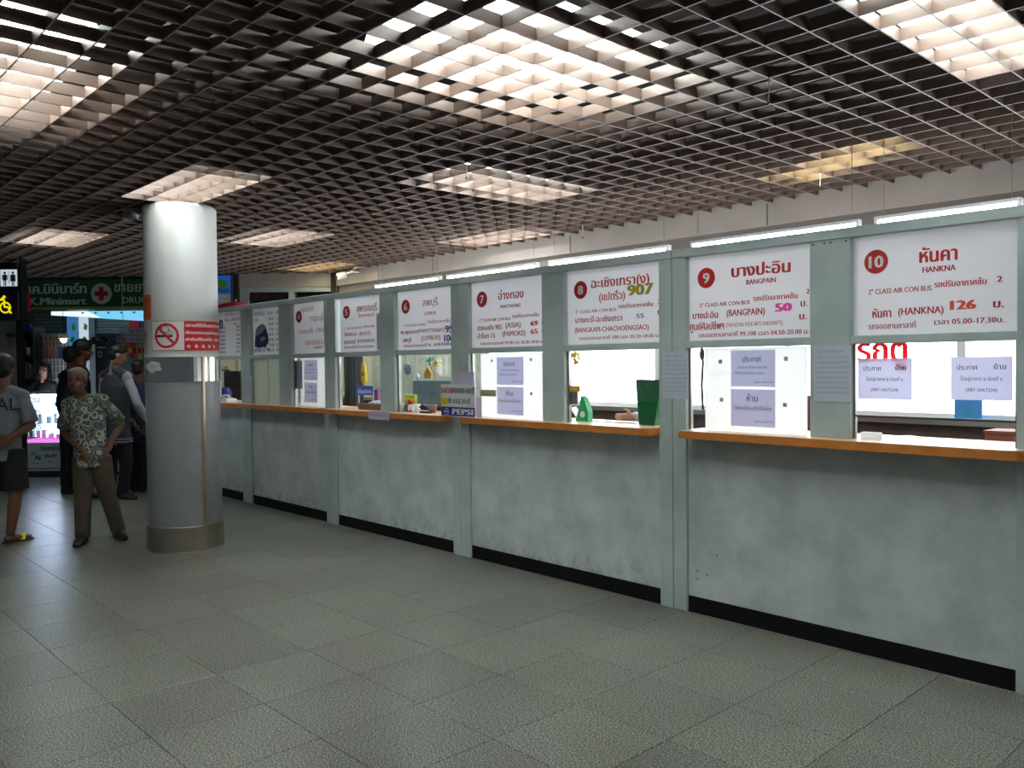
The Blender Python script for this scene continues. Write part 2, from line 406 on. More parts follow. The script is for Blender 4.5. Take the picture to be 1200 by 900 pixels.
# beam above the rear wall of the ticket rooms
beam = struct('wall_back', MB().box(-10.93, 2.4, BY, BY + .25, 2.735, 3.5), 'beam')
MB().box(-10.93, 2.4, BY + .045, BY + .25, 2.60, 2.735).build('beam_underside', 'beam_shaded', beam)  # set-back lip, its shade painted in as a darker beam colour
for xx in (-8.6, -6.2, -3.86, -1.4): MB().box(xx - .004, xx + .004, BY - .003, BY, 2.735, 2.924).build('joint', 'seam', beam)
MB().box(-11.02, -10.93, BY - .04, BY + .25, 2.3, CEIL).build('corner_post', 'brown', beam)
# low part of the rear wall and its sill
MB().box(-10.93, 2.4, BY + .02, BY + .2, 0, 1.06).build('lower_wall', 'brown', beam)
MB().box(-10.93, 2.4, BY - .06, BY + .2, 1.06, 1.105).build('sill', 'steel', beam)
# rear windows
rx = [-9.35, -7.9, -6.5, -5.1, -3.7, -2.3, -.9, .6, 2.3]
MB().box(-10.93, rx[0], BY + .02, BY + .2, 1.105, 2.60).build('wall_panel', 'ivory', beam)
for i in range(len(rx) - 1):
    wn = struct('window_%d' % (i + 20), MB().box(rx[i] + .03, rx[i + 1] - .03, BY + .10, BY + .115, 1.14, 2.56), 'pane')
    fr = MB()
    fr.box(rx[i], rx[i] + .03, BY + .06, BY + .15, 1.105, 2.6); fr.box(rx[i + 1] - .03, rx[i + 1], BY + .06, BY + .15, 1.105, 2.6)
    fr.box(rx[i] + .03, rx[i + 1] - .03, BY + .06, BY + .15, 1.105, 1.14); fr.box(rx[i] + .03, rx[i + 1] - .03, BY + .06, BY + .15, 2.56, 2.6)
    fr.build('window_frame', 'white', wn)
# end wall of the ticket rooms
wl = struct('wall_left', MB().box(-11.10, -11.04, .05, BY - .04, 0, 2.25), 'ivory')

# ticket partition -------------------------------------------------
part = sroot('wall_front')
RAILT, RAILB, MIDT, MIDB, CT = 2.25, 2.195, 1.679, 1.635, 1.135
bays = [(-11.05, -9.05), (-9.05, -7.267), (-7.267, -5.254), (-5.254, -3.165), (-3.165, -1.14), (-1.14, .9)]
edges = [(-10.95, -9.163), (-8.939, -7.331), (-7.134, -5.352), (-5.137, -3.266), (-3.063, -1.241), (-1.04, .8)]
mids = [(-10.08, -9.86), (-8.263, -8.0), (-6.371, -6.146), (-4.31, -4.093), (-2.25, -2.025), (-.2, .0)]
for (b0, b1), (e0, e1), (m0, m1) in zip(bays, edges, mids):
    MB().bbox(b0 + .002, e0, -.03, .05, 0, RAILB, .003).build('post', 'frame', part)
    MB().bbox(e1, b1 - .002, -.03, .05, 0, RAILB, .003).build('post', 'frame', part)
    MB().bbox(m0, m1, -.03, .05, MIDB if False else CT, RAILB, .003).build('post', 'frame', part)
    MB().bbox(b0 + .002, b1 - .002, -.034, .054, RAILB, RAILT, .003).build('top_rail', 'frame', part)
    for a, b in ((e0, m0), (m1, e1)):
        MB().bbox(a, b, -.026, .045, MIDB, MIDT, .003).build('middle_rail', 'frame', part)
    MB().box(e0, e1, -.006, .04, .1, 1.084).build('lower_panel', 'panel', part)
    MB().box(e0, e1, -.012, .04, 0, .1).build('skirting', 'skirt', part)
    MB().box(b1 - .002, b1 + .002, -.02, .05, 0, RAILT - .01).build('joint', 'seam', part)
# screws at the head of the post between windows nine and ten
sm = MB()
for q in (-2.23, -2.165, -2.13, -2.045): sm.cyl((q, -.030, 2.18), (q, -.034, 2.18), .005, seg=8)
sm.build('screw', 'dkgrey', part)['kind'] = 'stuff'
sm = MB()
for q, z in ((-3.0, .26), (-2.93, .25), (-3.0, .21), (-2.86, .38)): sm.cyl((q, -.006, z), (q, -.009, z), .005, seg=8)
sm.build('screw', 'dkgrey', part)['kind'] = 'stuff'

# orange counters
def counter(x0, x1, label, rl=.0, rr=.09):
    def outline(z):
        pts = []
        yf, yb = -.135, .33
        pts += [(x0, yb, z), (x0, yf + rl, z)]
        if rl: pts += [(x0 + rl - rl * math.cos(a), yf + rl - rl * math.sin(a), z) for a in [PI / 2 * k / 5 for k in range(1, 6)]]
        else: pts = pts
        pts += [(x1 - rr + rr * math.sin(a), yf + rr - rr * math.cos(a), z) for a in [PI / 2 * k / 6 for k in range(0, 7)]]
        pts += [(x1, yb, z)]
        return pts
    t = thing('ticket_counter', label, 'counter', (x0, 0, CT))
    a = outline(1.088); n = len(a)
    mb = MB(); mb.add(a + outline(1.131), [tuple(range(n))] + [(i, n + i, n + (i + 1) % n, (i + 1) % n) for i in range(n)]); mb.shift((x0, 0, CT))
    mb.build('edge_band', 'wood', t)
    mb = MB(); mb.add(outline(1.131) + outline(CT), [tuple(range(2 * n - 1, n - 1, -1))] + [(i, n + i, n + (i + 1) % n, (i + 1) % n) for i in range(n)]); mb.shift((x0, 0, CT))
    mb.build('surface', 'counter_white', t)
    return t
mat('counter_white', (222, 190, 160), .3, var=.05)
counter(-3.045, -1.165, 'orange wooden counter shelf under ticket windows nine and ten')
counter(-5.13, -3.262, 'orange wooden counter shelf under ticket windows seven and eight')
counter(-7.22, -5.354, 'orange wooden counter shelf with a pale note, under windows five and six')
counter(-9.10, -7.325, 'orange wooden counter shelf under ticket windows three and four')
counter(-11.0, -9.12, 'orange wooden counter shelf at the far end beside the column')
# ------------------------------------------------------------------ sign boards over the windows
THB = 'รถปรับอากาศชั้น'
def board(x0, x1, label, digit, rows, tone='red', shape='board_white', papers=(), extra=None, sx1=None):
    W_, H_ = (x1 - x0) + .016, (RAILB - MIDT) + .016
    t = thing('route_sign', label, 'sign', (x0 - .008, .012, RAILB + .008), 0, 'route signs above the ticket windows')
    pn = MB().bbox(0, W_, 0, .008, -H_, 0, .001).build('sign_panel', 'sign_white', t)
    its = []
    for (tx, fx0, fx1, fz, fh, m, b) in rows:
        its.append((tx, fx0 * W_, None if fx1 is None else fx1 * W_, -fz * H_, fh * H_ / .72, m, b * .0024))
    letter(pn, its, y=-.0012)
    if digit:
        dx, dz, dr = .16 * W_, -.27 * H_, .062
        if tone == 'blue': dx, dr = .14 * W_, .055
        dd = disc(MB(), dx, dz, dr, -.0012).build('number_disc', tone, t)
        wd = .05 if len(digit) == 1 else .078
        letter(dd, [(digit, dx - wd / 2, dx + wd / 2, dz - .031, .088, 'white', .0035)], y=-.0022, name='numeral')
    if extra: extra(t, W_, H_)
    return t
def std(title, sub, rows, b=1): return rows
R = 'red'; DR = 'dred'
board(-2.025, -1.241, 'white route sign with red number ten reading HANKNA, price 126', '10', [
    ('หันคา', .43, .655, .32, .13, R, 1.6), ('HANKNA', .45, .645, .415, .055, DR, .6),
    ('2" CLASS AIR CON BUS', .11, .505, .585, .05, DR, .4), (THB, .52, .815, .56, .055, R, .6), ('2', .87, .90, .55, .055, DR, .4),
    ('หันคา', .136, .258, .815, .085, DR, 1), ('(HANKNA)', .30, .575, .80, .07, DR, .6), ('126', .61, .76, .775, .085, 'orange_red', 1.8), ('บ.', .85, .91, .775, .075, DR, 1),
    ('รถจอดชานชาลาที่', .11, .41, .925, .055, DR, .4), ('เวลา 05.00-17.30น.', .52, .91, .905, .05, DR, .4)])
board(-3.063, -2.25, 'white route sign with red number nine reading BANGPAIN, price in pink', '9', [
    ('บางปะอิน', .37, .83, .29, .13, R, 1.6), ('BANGPAIN', .49, .72, .385, .055, DR, .6),
    ('2" CLASS AIR CON BUS', .10, .52, .60, .045, DR, .4), (THB, .545, .88, .57, .055, R, .6), ('2', .94, .965, .53, .05, DR, .4),
    ('บางปะอิน', .04, .26, .73, .075, DR, .8), ('(BANGPAIN)', .33, .635, .72, .075, DR, .6), ('50', .71, .84, .70, .09, 'pink', 2.2), ('บ.', .90, .95, .66, .07, DR, .8),
    ('ศูนย์ศิลปชีพฯ', .015, .31, .86, .085, DR, .9), ('(THA ROYAL FOLK ARTS ANDCRAFTS)', .325, .77, .84, .045, DR, .2), ('บ.', .89, .945, .795, .07, DR, .8),
    ('รถจอดชานชาลาที่ 99,108 เวลา 04.50-20.00 น.', .09, .96, .945, .05, DR, .4)])
board(-4.093, -3.266, 'white route sign with red number eight and gold 907', '8', [
    ('ฉะเชิงเทรา(ง)', .275, .87, .26, .12, R, 1), ('(แปดริ้ว)', .36, .63, .43, .10, R, .9), ('907', .65, .91, .40, .14, 'gold', 2.6),
    ('2" CLASS AIR CON BUS', .10, .54, .575, .042, DR, .3), (THB, .56, .90, .545, .05, DR, .5), ('2', .945, .975, .52, .05, DR, .3),
    ('บางกะปิ-ฉะเชิงเทรา', .10, .60, .70, .075, DR, .7), ('55', .74, .815, .68, .055, 'blue', .4), ('บ.', .945, .995, .655, .07, DR, .8),
    ('(BANGKAPI-CHACHOENGSAO)', .09, .86, .825, .065, DR, .5), ('รถจอดชานชาลาที่ 100 เวลา 05.20-18.00 น.', .14, .96, .925, .045, DR, .3)])
board(-5.137, -4.31, 'white route sign with red number seven reading ANGTHONG', '7', [
    ('อ่างทอง', .385, .72, .30, .12, R, .8), ('ANGTHONG', .41, .68, .425, .05, DR, .4), ('2" CLASS AIR CON BUS', .12, .55, .60, .042, DR, .3), (THB, .57, .91, .575, .05, DR, .4), ('2', .95, .975, .56, .05, DR, .3),
    ('สายเอเซีย 902', .09, .43, .725, .07, DR, .7), ('(ASIA)', .48, .68, .71, .075, DR, .6), ('69', .80, .90, .70, .07, 'orange_red', 1.4), ('บ.', .94, .99, .70, .06, DR, .6),
    ('ป่าโมก 15', .09, .34, .845, .07, DR, .7), ('(PAMOKE)', .44, .74, .83, .075, DR, .6), ('65', .80, .90, .815, .07, 'orange_red', 1.4), ('บ.', .94, .99, .81, .06, DR, .6),
    ('รถจอดชานชาลาที่ 97,98 เวลา 05.00-18.00 น.', .13, .96, .945, .045, DR, .4)])
board(-6.146, -5.352, 'white route sign with red number six and blue handwritten fares', '6', [
    ('ลพบุรี', .46, .72, .29, .12, R, .3), ('LOPBURI', .49, .69, .435, .055, DR, .1), ('2" CLASS AIR CON BUS', .12, .52, .60, .04, DR, .3), (THB, .54, .92, .57, .05, DR, .3),
    ('พระพุทธบาท', .06, .36, .72, .065, DR, .6), ('(PHAPUTTHABAT)', .37, .83, .71, .06, DR, .4), ('95', .835, .965, .73, .11, 'blue', 1.8),
    ('ลพบุรี', .10, .26, .85, .07, DR, .6), ('(LOPBURI)', .43, .76, .835, .075, DR, .3), ('106', .815, .975, .87, .11, 'blue', 1.6),
    ('รถจอดชานชาลาที่ 95', .11, .60, .935, .045, DR, .4), ('เวลา 04.30-20.00 น.', .64, .94, .93, .05, 'ink', .7)])
board(-7.093, -6.371, 'white route sign with red number five and a lilac paper at its edge', '5', [
    ('สุพรรณบุรี', .40, .86, .28, .12, R, .8), ('(SUPHANBURI)', .44, .80, .38, .055, R, .2), ('. . . .', .24, .36, .40, .05, 'ink', .6),
    ('2" CLASS AIR CON BUS', .10, .52, .58, .04, DR, .2), (THB, .54, .80, .57, .045, DR, .3),
    ('โพธิ์พระยา', .10, .40, .70, .07, DR, .5), ('(ROUT)', .46, .71, .70, .065, DR, .4), ('สุพรรณบุรี', .09, .37, .835, .07, DR, .5), ('(SUPHANBURI)', .41, .80, .825, .06, DR, .4),
    ('รถจอดชานชาลาที่ 93 เวลา 04.50-20.00 น.', .09, .80, .92, .045, 'ink', .4)])
board(-7.99, -7.354, 'white route sign with red number four and plain red script', '4', [
    ('อยู่ช่องถัดไป', .22, .62, .18, .09, R, .1), ('กาญจนบุรี', .50, .90, .37, .11, R, .1), ('ด่านมะขามเตี้ย', .13, .60, .60, .09, R, .1), ('บางเลน', .68, .98, .59, .09, R, .1),
    ('สมุทรสงคราม', .34, .90, .82, .10, R, .1), ('(สายใหม่)', .62, .88, .90, .05, R, .3)])
def bus_pic(t, W_, H_):
    # photograph of a coach on the timetable board: body, windscreen and wheels as flat print
    P = lambda pts: [(a * W_, -b * H_) for a, b in pts]
    def flat(pts, m, y, nm='bus_print'):
        mb = MB(); q = P(pts); mb.add([(a, y, b) for a, b in q], [tuple(range(len(q)))]); mb.build(nm, m, t)
    mat('bus_grey', (128, 136, 150), .6); mat('bus_navy', (28, 30, 92), .6)
    flat([(.08, .62), (.10, .46), (.20, .38), (.36, .34), (.46, .40), (.50, .50), (.36, .52), (.20, .60)], 'bus_grey', -.0012)
    flat([(.06, .80), (.09, .60), (.22, .56), (.36, .50), (.46, .44), (.53, .56), (.55, .74), (.44, .82), (.20, .84)], 'bus_navy', -.0014)
    flat([(.26, .64), (.40, .60), (.46, .66), (.30, .71)], 'bus_grey', -.0017)
    for q in (.16, .44): disc(MB(), q * W_, -.80 * H_, .022, -.0018).build('bus_print', 'black', t)
rows3 = [('ตารางเดินรถ', .05, .42, .16, .09, 'blue', .3), ('ขาออก', .52, .70, .16, .07, 'blue', .3), ('ขาเข้า', .78, .96, .16, .07, 'blue', .3), ('เที่ยว', .08, .20, .28, .07, 'blue', .2),
         ('มหาชัย 27-46', .03, .58, .92, .09, 'blue', .5)]
for k in range(7): rows3 += [('0%d.%d0' % (5 + k, k % 5), .56, .72, .28 + k * .107, .06, 'blue', .3), ('1%d.%d0' % (k, (k * 3) % 6), .80, .96, .28 + k * .107, .06, 'blue', .3)]
board(-8.93, -8.263, 'white timetable board with a blue coach picture and blue figures', None, rows3, extra=bus_pic)
rows2 = [('นครปฐม สาย ๘๓', .30, .98, .10, .07, 'pink', .6), ('ชั้น ๑ ปรับอากาศ', .30, .96, .22, .08, 'blue', .4), ('เวลา', .62, .72, .31, .06, 'blue', .3)]
for k, q in enumerate(('สามพราน', 'นครชัยศรี', 'ดอนตูม', 'บ้านแพ้ว', 'กำแพงแสน', 'บางเลน', 'ศาลายา')):
    rows2 += [(q, .04, .30, .38 + k * .09, .055, 'blue', .4), (str(20 + 7 * k), .72, .84, .38 + k * .09, .06, 'blue' if k != 1 else 'red', .5)]
board(-9.85, -9.163, 'white fare board with blue number two and pink heading beside the column', '2', rows2, tone='blue')
board(-10.94, -10.08, 'plain white fare board hidden behind the round column', None, [('นครปฐม', .2, .8, .5, .12, 'red', .8)])

# ------------------------------------------------------------------ papers
def sheet(x0, x1, z0, z1, y, label, lines=(), m='paper', name='notice_paper', group='paper notices on the ticket hall front', tilt=0, ink='ink', cat='notice'):
    o = thing(name, label, cat, (x0, y, z0), 0, group)
    o.rotation_euler = (0, tilt, 0)
    MB().box(0, x1 - x0, 0, .0012, 0, z1 - z0).build('sheet', m, o)
    W_, H_ = x1 - x0, z1 - z0
    letter(o, [(a, b * W_, c * W_, H_ * (1 - d), e * H_ / .72, ink, f) for (a, b, c, d, e, f) in lines], y=-.001)
    return o
def pm(u0, u1, v0, v1, y):
    a, b = Y(u0, v0, y), Y(u1, v1, y); c = Y(u0, v1, y); d = Y(u1, v0, y)
    return a.x, b.x, (b.z + c.z) / 2, (a.z + d.z) / 2
ann = [('ประกาศ', .27, .69, .32, .16, .0006), ('เหมือนกันทั้งหมดทุกช่อง', .17, .83, .50, .07, 0), ('ให้ซื้อตั๋วก่อนขึ้นรถ ทุกคน', .08, .76, .66, .07, 0), ('บริษัท ขนส่ง จำกัด', .54, .95, .90, .05, 0)]
ban = [('ห้าม', .37, .62, .32, .18, .0006), ('ใช้ช่องนี้ผ่านเข้าไปในห้อง', .08, .92, .55, .10, .0002), ('บริษัท ขนส่ง จำกัด', .54, .95, .88, .05, 0)]
move = [('ประกาศ', .10, .44, .30, .12, .0005), ('ย้าย', .70, .90, .29, .12, .0005), ('ไปอยู่อาคาร ๒ ช่องที่ ๑', .16, .84, .55, .09, .0003), ('(087-3667234)', .25, .76, .80, .08, .0002)]
small = [('ประกาศแจ้งผู้โดยสาร', .12, .80, .12, .04, 0)] + [('รายละเอียดการเดินรถและเวลาจำหน่ายตั๋ว', .08, .92, .22 + .09 * k, .035, 0) for k in range(8)]
mat('ink_pale', (128, 136, 150), .8)
# window ten
a = pm(1006, 1069, 420, 468, .0); sheet(a[0], a[1], a[2], a[3], -.004, 'grey notice on window ten, left one, below the red letters', move)
a = pm(1115, 1187, 418, 469, .0); sheet(a[0], a[1], a[2], a[3], -.004, 'grey notice on window ten, right one of two', move)
def glass(n, x0, x1, z0, z1, lab=None):
    g = struct('window_%d' % n, MB().box(x0, x1, .012, .017, z0, z1), 'glass')
    fr = MB(); fr.box(x0, x0 + .012, .004, .026, CT, MIDB); fr.box(x1 - .012, x1, .004, .026, CT, MIDB); fr.build('window_frame', 'steel', g)
    return g
g10 = glass(10, -2.023, -1.243, 1.262, MIDB); MB().box(-2.01, -1.255, .010, .019, 1.25, 1.262).build('glass_edge', 'steel', g10)
letter(g10, [('รถตู', -2.005, -1.745, 1.545, .165, 'red_film', .006)], y=.0105)
solo(MB().bbox(0, .10, 0, .05, 0, .035), 'tray', 'board_white', 'small white box on the counter at the left end of window ten', 'box', (-1.995, .02, CT))
# window nine: white board with two notices
def whiteboard(x0, x1, label, stick, lean=.0, y=.035):
    t = thing('window_board', label, 'board', (x0, y, CT), 0, 'white boards closing ticket windows')
    MB().bbox(0, x1 - x0, 0, .006, .002, MIDB - CT - .004, .001).build('panel', 'board_white', t)
    for (fx, fz) in stick:
        sx, sz = fx * (x1 - x0), (1 - fz) * .5
        MB().box(sx - .012, sx + .012, -.002, 0, sz - .012, sz + .012).build('sticker', 'sticker', t)
    return t
mat('sticker', (196, 196, 150), .6)
glass(9, -3.061, -2.252, 1.14, MIDB)
whiteboard(-2.966, -2.30, 'white board closing window nine with four greenish corner stickers', ((.165, .17), (.81, .145), (.175, .63), (.80, .67)))
a = pm(856.5, 908.5, 410.5, 453, .03); sheet(a[0], a[1], a[2], a[3], .030, 'announcement sheet on the board of window nine, upper of two', ann)
a = pm(856.5, 908.5, 456.5, 500, .03); sheet(a[0], a[1], a[2], a[3], .030, 'prohibition sheet on the board of window nine, lower of two', ban)
# window seven
glass(7, -5.135, -4.312, 1.14, MIDB)
whiteboard(-5.06, -4.365, 'white board closing window seven with small square stickers', ((.19, .12), (.82, .11), (.82, .62)))
a = pm(582, 613.5, 418.6, 451, .03); sheet(a[0], a[1], a[2], a[3], .030, 'announcement sheet on the board of window seven, upper of two', ann)
a = pm(582, 613.5, 453.5, 486, .03); sheet(a[0], a[1], a[2], a[3], .030, 'prohibition sheet on the board of window seven, lower of two', ban)
a = pm(563, 581, 457, 464.5, .028); solo(MB().box(0, a[1] - a[0], 0, .002, 0, a[3] - a[2]), 'name_plate', 'gold', 'narrow gold strip on the board of window seven', 'plate', (a[0], .028, a[2]))
# window four
glass(4, -7.998, -7.333, 1.14, MIDB)
whiteboard(-7.93, -7.345, 'white board closing window four with three grey sheets on it', ((.92, .10), (.9, .62)))
a = pm(344, 354.5, 422.5, 455.5, .03); sheet(a[0], a[1], a[2], a[3], .030, 'tall blank lilac sheet at the left edge of window four', m='paper_lilac')
a = pm(356.5, 372, 422, 445.5, .03); sheet(a[0], a[1], a[2], a[3], .030, 'announcement sheet on the board of window four, upper one', ann)
a = pm(356.5, 372, 448, 471.5, .03); sheet(a[0], a[1], a[2], a[3], .030, 'prohibition sheet on the board of window four, lower one', ban)
# window three: frosted panel in two leaves
w3 = struct('window_3', MB().box(-8.935, -8.60, .015, .021, CT, MIDB), 'frost'); MB().box(-8.60, -8.265, .024, .030, CT, MIDB).build('window_pane', 'frost', w3)
for k, (n, x0, x1) in enumerate(((8, -4.091, -3.268), (6, -6.144, -5.354), (5, -7.131, -6.373), (2, -9.858, -9.165), (1, -10.93, -10.1))):
    g = struct('window_%d' % n, MB().box(x0, x1, .012, .017, 1.30, MIDB), 'glass')
    fr = MB(); fr.box(x0, x0 + .016, .004, .026, CT, MIDB); fr.box(x1 - .012, x1, .004, .026, CT, MIDB); fr.build('window_frame', 'steel', g)
# papers on posts and counters
a = pm(776.5, 807, 411.5, 467.5, -.032); sheet(a[0], a[1], a[2], a[3], -.0335, 'pale printed sheet on the double post right of window eight', small, 'paper_blue', ink='ink_pale')
a = pm(953.5, 998, 405, 471, -.032); sheet(a[0], a[1], a[2], a[3], -.0335, 'pale printed sheet on the post between windows nine and ten', small, 'paper_blue', ink='ink_pale')
a = pm(535.5, 554, 436, 466, -.05); sheet(a[0], a[1], a[2], a[3], -.036, 'lilac sheet on the post behind the soft drink sign, upper one', (), 'paper_lilac')
a = pm(556, 563, 466, 490, -.05); sheet(a[0], a[1], a[2], a[3], -.036, 'narrow lilac strip of paper right of the soft drink sign', (), 'paper_lilac')
a = pm(286, 295.5, 440, 470, -.033); sheet(a[0], a[1], a[2], a[3], -.0335, 'pale blue sheet on the post left of window three', small, 'paper_blue', ink='ink_pale')
a = pm(440.5, 449, 367, 410, .0); sheet(a[0], a[1], a[2], a[3], .006, 'lilac sheet stuck on the right edge of sign five', (), 'paper_lilac')
a = pm(432, 456, 482, 492, -.137); sheet(a[0], a[1], a[2], a[3], -.1375, 'pale note taped to the orange counter edge below window five', [('โปรดเข้าแถว', .1, .9, .6, .4, 0)], 'paper_lilac', ink='ink_pale')

# soft drink sign standing at the right end of the counter
a = pm(516, 560.5, 451, 487, -.12)
t = thing('counter_sign', 'small white sign with a blue soft drink banner on the counter end', 'sign', (a[0], -.115, CT)); W_, H_ = a[1] - a[0] - .045, a[3] - CT
MB().bbox(0, W_, 0, .006, 0, H_, .001).build('panel', 'white', t)
MB().box(.004, W_ - .0, -.0012, 0, .006, .30 * H_).build('banner', 'blue', t)
MB().box(0, .20 * W_, -.0012, 0, .36 * H_, .58 * H_).build('yellow_patch', 'yellow', t)
letter(t, [('รถด่วน', .01 * W_, .34 * W_, .74 * H_, .17 * H_ / .62, 'red', .002), ('ทองแสน-ชลบุรี', .34 * W_, 1.0 * W_, .75 * H_, .16 * H_ / .62, 'black', .0015),
           ('เข้า บ.ข.ส. สระบุรี', .22 * W_, .88 * W_, .42 * H_, .15 * H_ / .62, 'black', .001), ('PEPSI', .34 * W_, .96 * W_, .075 * H_, .17 * H_ / .68, 'white', .0035)], y=-.0022)
mb = MB(); disc(mb, .17 * W_, .15 * H_, .115 * H_, -.0022); mb.build('roundel', 'white', t)
def half(mb, cx, cz, r, sgn, y):
    pts = [(cx + r * math.cos(q), y, cz + sgn * r * math.sin(q)) for q in [PI * k / 12 for k in range(13)]]
    mid = [(cx - r + 2 * r * k / 6, y, cz + sgn * r * (.22 + .12 * math.sin(PI * k / 3 * sgn))) for k in range(1, 6)]
    mb.add(pts + mid, [tuple(range(len(pts) + len(mid)))]); return mb
half(MB(), .17 * W_, .15 * H_, .10 * H_, 1, -.0032).build('roundel', 'red', t); half(MB(), .17 * W_, .15 * H_, .10 * H_, -1, -.0032).build('roundel', 'blue', t)
MB().box(.02, .06, .006, .05, 0, .012).build('foot', 'greyplastic', t)

# ------------------------------------------------------------------ tubes above the ticket rooms
TY = .62
for k, (a0, a1) in enumerate(((642, 788), (808, 1012), (1026, 1198), (520, 636), (440, 516))):
    x0, x1 = Y(a0, 300, TY).x, Y(a1, 300, TY).x
    nm = ('above window eight', 'above window nine', 'above window ten', 'above window seven', 'above window six')[k]
    t = thing('batten_light', 'thin fluorescent batten hung just behind the top rail ' + nm, 'ceiling light', ((x0 + x1) / 2, TY, 2.352), 0, 'batten lights over the ticket rooms')
    hl = min(.6, (x1 - x0) / 2)
    hs = MB().bbox(-hl, hl, -.025, .025, .019, .042).build('housing', 'housing', t)
    MB().cyl((-hl + .02, 0, 0), (hl - .02, 0, 0), .016, seg=10).build('tube', 'tube_booth', hs)
    for q in (-hl + .05, hl - .05): MB().cyl((q, 0, .04), (q, 0, .575), .0016, seg=6).build('hanger', 'steel', t)
    for q in (-hl, hl - .02): MB().box(q, q + .02, -.02, .02, -.02, .019).build('lamp_holder', 'white', hs)
for xx in (-7.6, -9.6):
    t = thing('batten_light', 'fluorescent batten over the far ticket rooms, ' + ('nearer one' if xx > -8 else 'farther one'), 'ceiling light', (xx, 1.2, 2.372), 0, 'batten lights over the ticket rooms')
    MB().bbox(-.6, .6, -.025, .025, .022, .06).build('housing', 'housing', t); MB().cyl((-.58, 0, 0), (.58, 0, 0), .018, seg=10).build('tube', 'tube_booth', t)
    for q in (-.5, .5): MB().cyl((q, 0, .06), (q, 0, .56), .003, seg=6).build('hanger', 'steel', t)

# ------------------------------------------------------------------ things inside the windows
def span(u0, u1, v0, v1, y, zmin=None):
    x0, x1, z0, z1 = pm(u0, u1, v0, v1, y)
    return x0, x1, (zmin if zmin is not None else z0), z1
# window eight
x0, x1, z0, z1 = span(745, 775, 445, 498, .10, CT)
t = thing('shopping_bag', 'tall dark green bag standing on the counter in window eight', 'bag', ((x0 + x1) / 2, .13, CT)); hw = (x1 - x0) / 2; H = z1 - CT
mb = MB(); b0, b1 = hw * .62, hw
mb.add([(-b0, -.05, 0), (b0, -.05, 0), (b0, .05, 0), (-b0, .05, 0), (-b1, -.03, H), (b1, -.03, H * .99), (b1, .03, H * .99), (-b1, .03, H)], [(0, 3, 2, 1), (0, 1, 5, 4), (1, 2, 6, 5), (2, 3, 7, 6), (3, 0, 4, 7)])
mat('bag_green', (16, 92, 50), .35, bump=.4, bscale=9); mb.build('body', 'bag_green', t)
mb = MB(); mb.tube([(-.05, -.032, H * .98), (-.04, -.05, H * .8), (.0, -.055, H * .7), (.04, -.05, H * .8), (.05, -.032, H * .98)], .004, 6); mb.build('handle', 'green', t)
x0, x1, z0, z1 = span(674, 689, 464, 495, .10, CT)
t = thing('tape_dispenser', 'bright green wedge shaped holder on the counter in window eight', 'holder', (x0, .1, CT)); mat('lime_green', (30, 150, 90), .35)
MB().prism([(0, 0), (x1 - x0, 0), (x1 - x0, .07), ((x1 - x0) * .7, z1 - CT - .02), ((x1 - x0) * .45, z1 - CT), ((x1 - x0) * .3, .1)], 0, .05).build('body', 'lime_green', t)
MB().cyl(((x1 - x0) * .6, -.004, .05), ((x1 - x0) * .6, .054, .05), .022, seg=14).build('roll', 'white', t)
t = thing('laptop', 'thin laptop lying open behind window eight', 'laptop', (Y(712, 488, .55).x, .56, 1.03), .55)
mb = MB().bbox(-.17, .17, -.12, .12, 0, .018); mb.build('base', 'dkgrey', t)
MB().add([(-.17, .11, .018), (-.17, -.11, .018), (-.27, -.11, .18), (-.27, .11, .18), (-.178, .11, .018), (-.178, -.11, .018), (-.278, -.11, .18), (-.278, .11, .18)], [(0, 1, 2, 3), (7, 6, 5, 4), (0, 3, 7, 4), (1, 5, 6, 2), (3, 2, 6, 7), (0, 4, 5, 1)]).build('screen', 'greyplastic', t)
mb = MB()
for i in range(4): mb.box(-.13, .13, -.08 + i * .035, -.055 + i * .035, .018, .022)
mb.build('keyboard', 'black', t)['kind'] = 'stuff'
desk = thing('desk', 'brown work desk behind windows eight to ten', 'desk', (-3.1, .62, 0))
MB().bbox(-1.7, 2.3, -.2, .14, 1.0, 1.03).build('desktop', 'brown', desk)
for q in (-1.65, .2, 2.25):
    MB().box(q - .02, q + .02, -.18, .12, 0, 1.0).build('leg', 'brown', desk)
for k, (u, v, ro) in enumerate(((700, 493, .3), (722, 494, -.2), (738, 492, .1))):
    p = Y(u, v, .18); o = MB().box(-.07, .07, -.05, .05, 0, .004 + .002 * k).build('paper_sheet', 'white'); o.location = (p.x, .18, CT + .0005); o.rotation_euler = (0, 0, ro)
    tag(o, ('loose white sheets on the counter inside window eight, left', 'loose white sheets on the counter inside window eight, middle', 'loose white sheets on the counter inside window eight, by the bag')[k], 'paper', 'loose papers inside window eight')
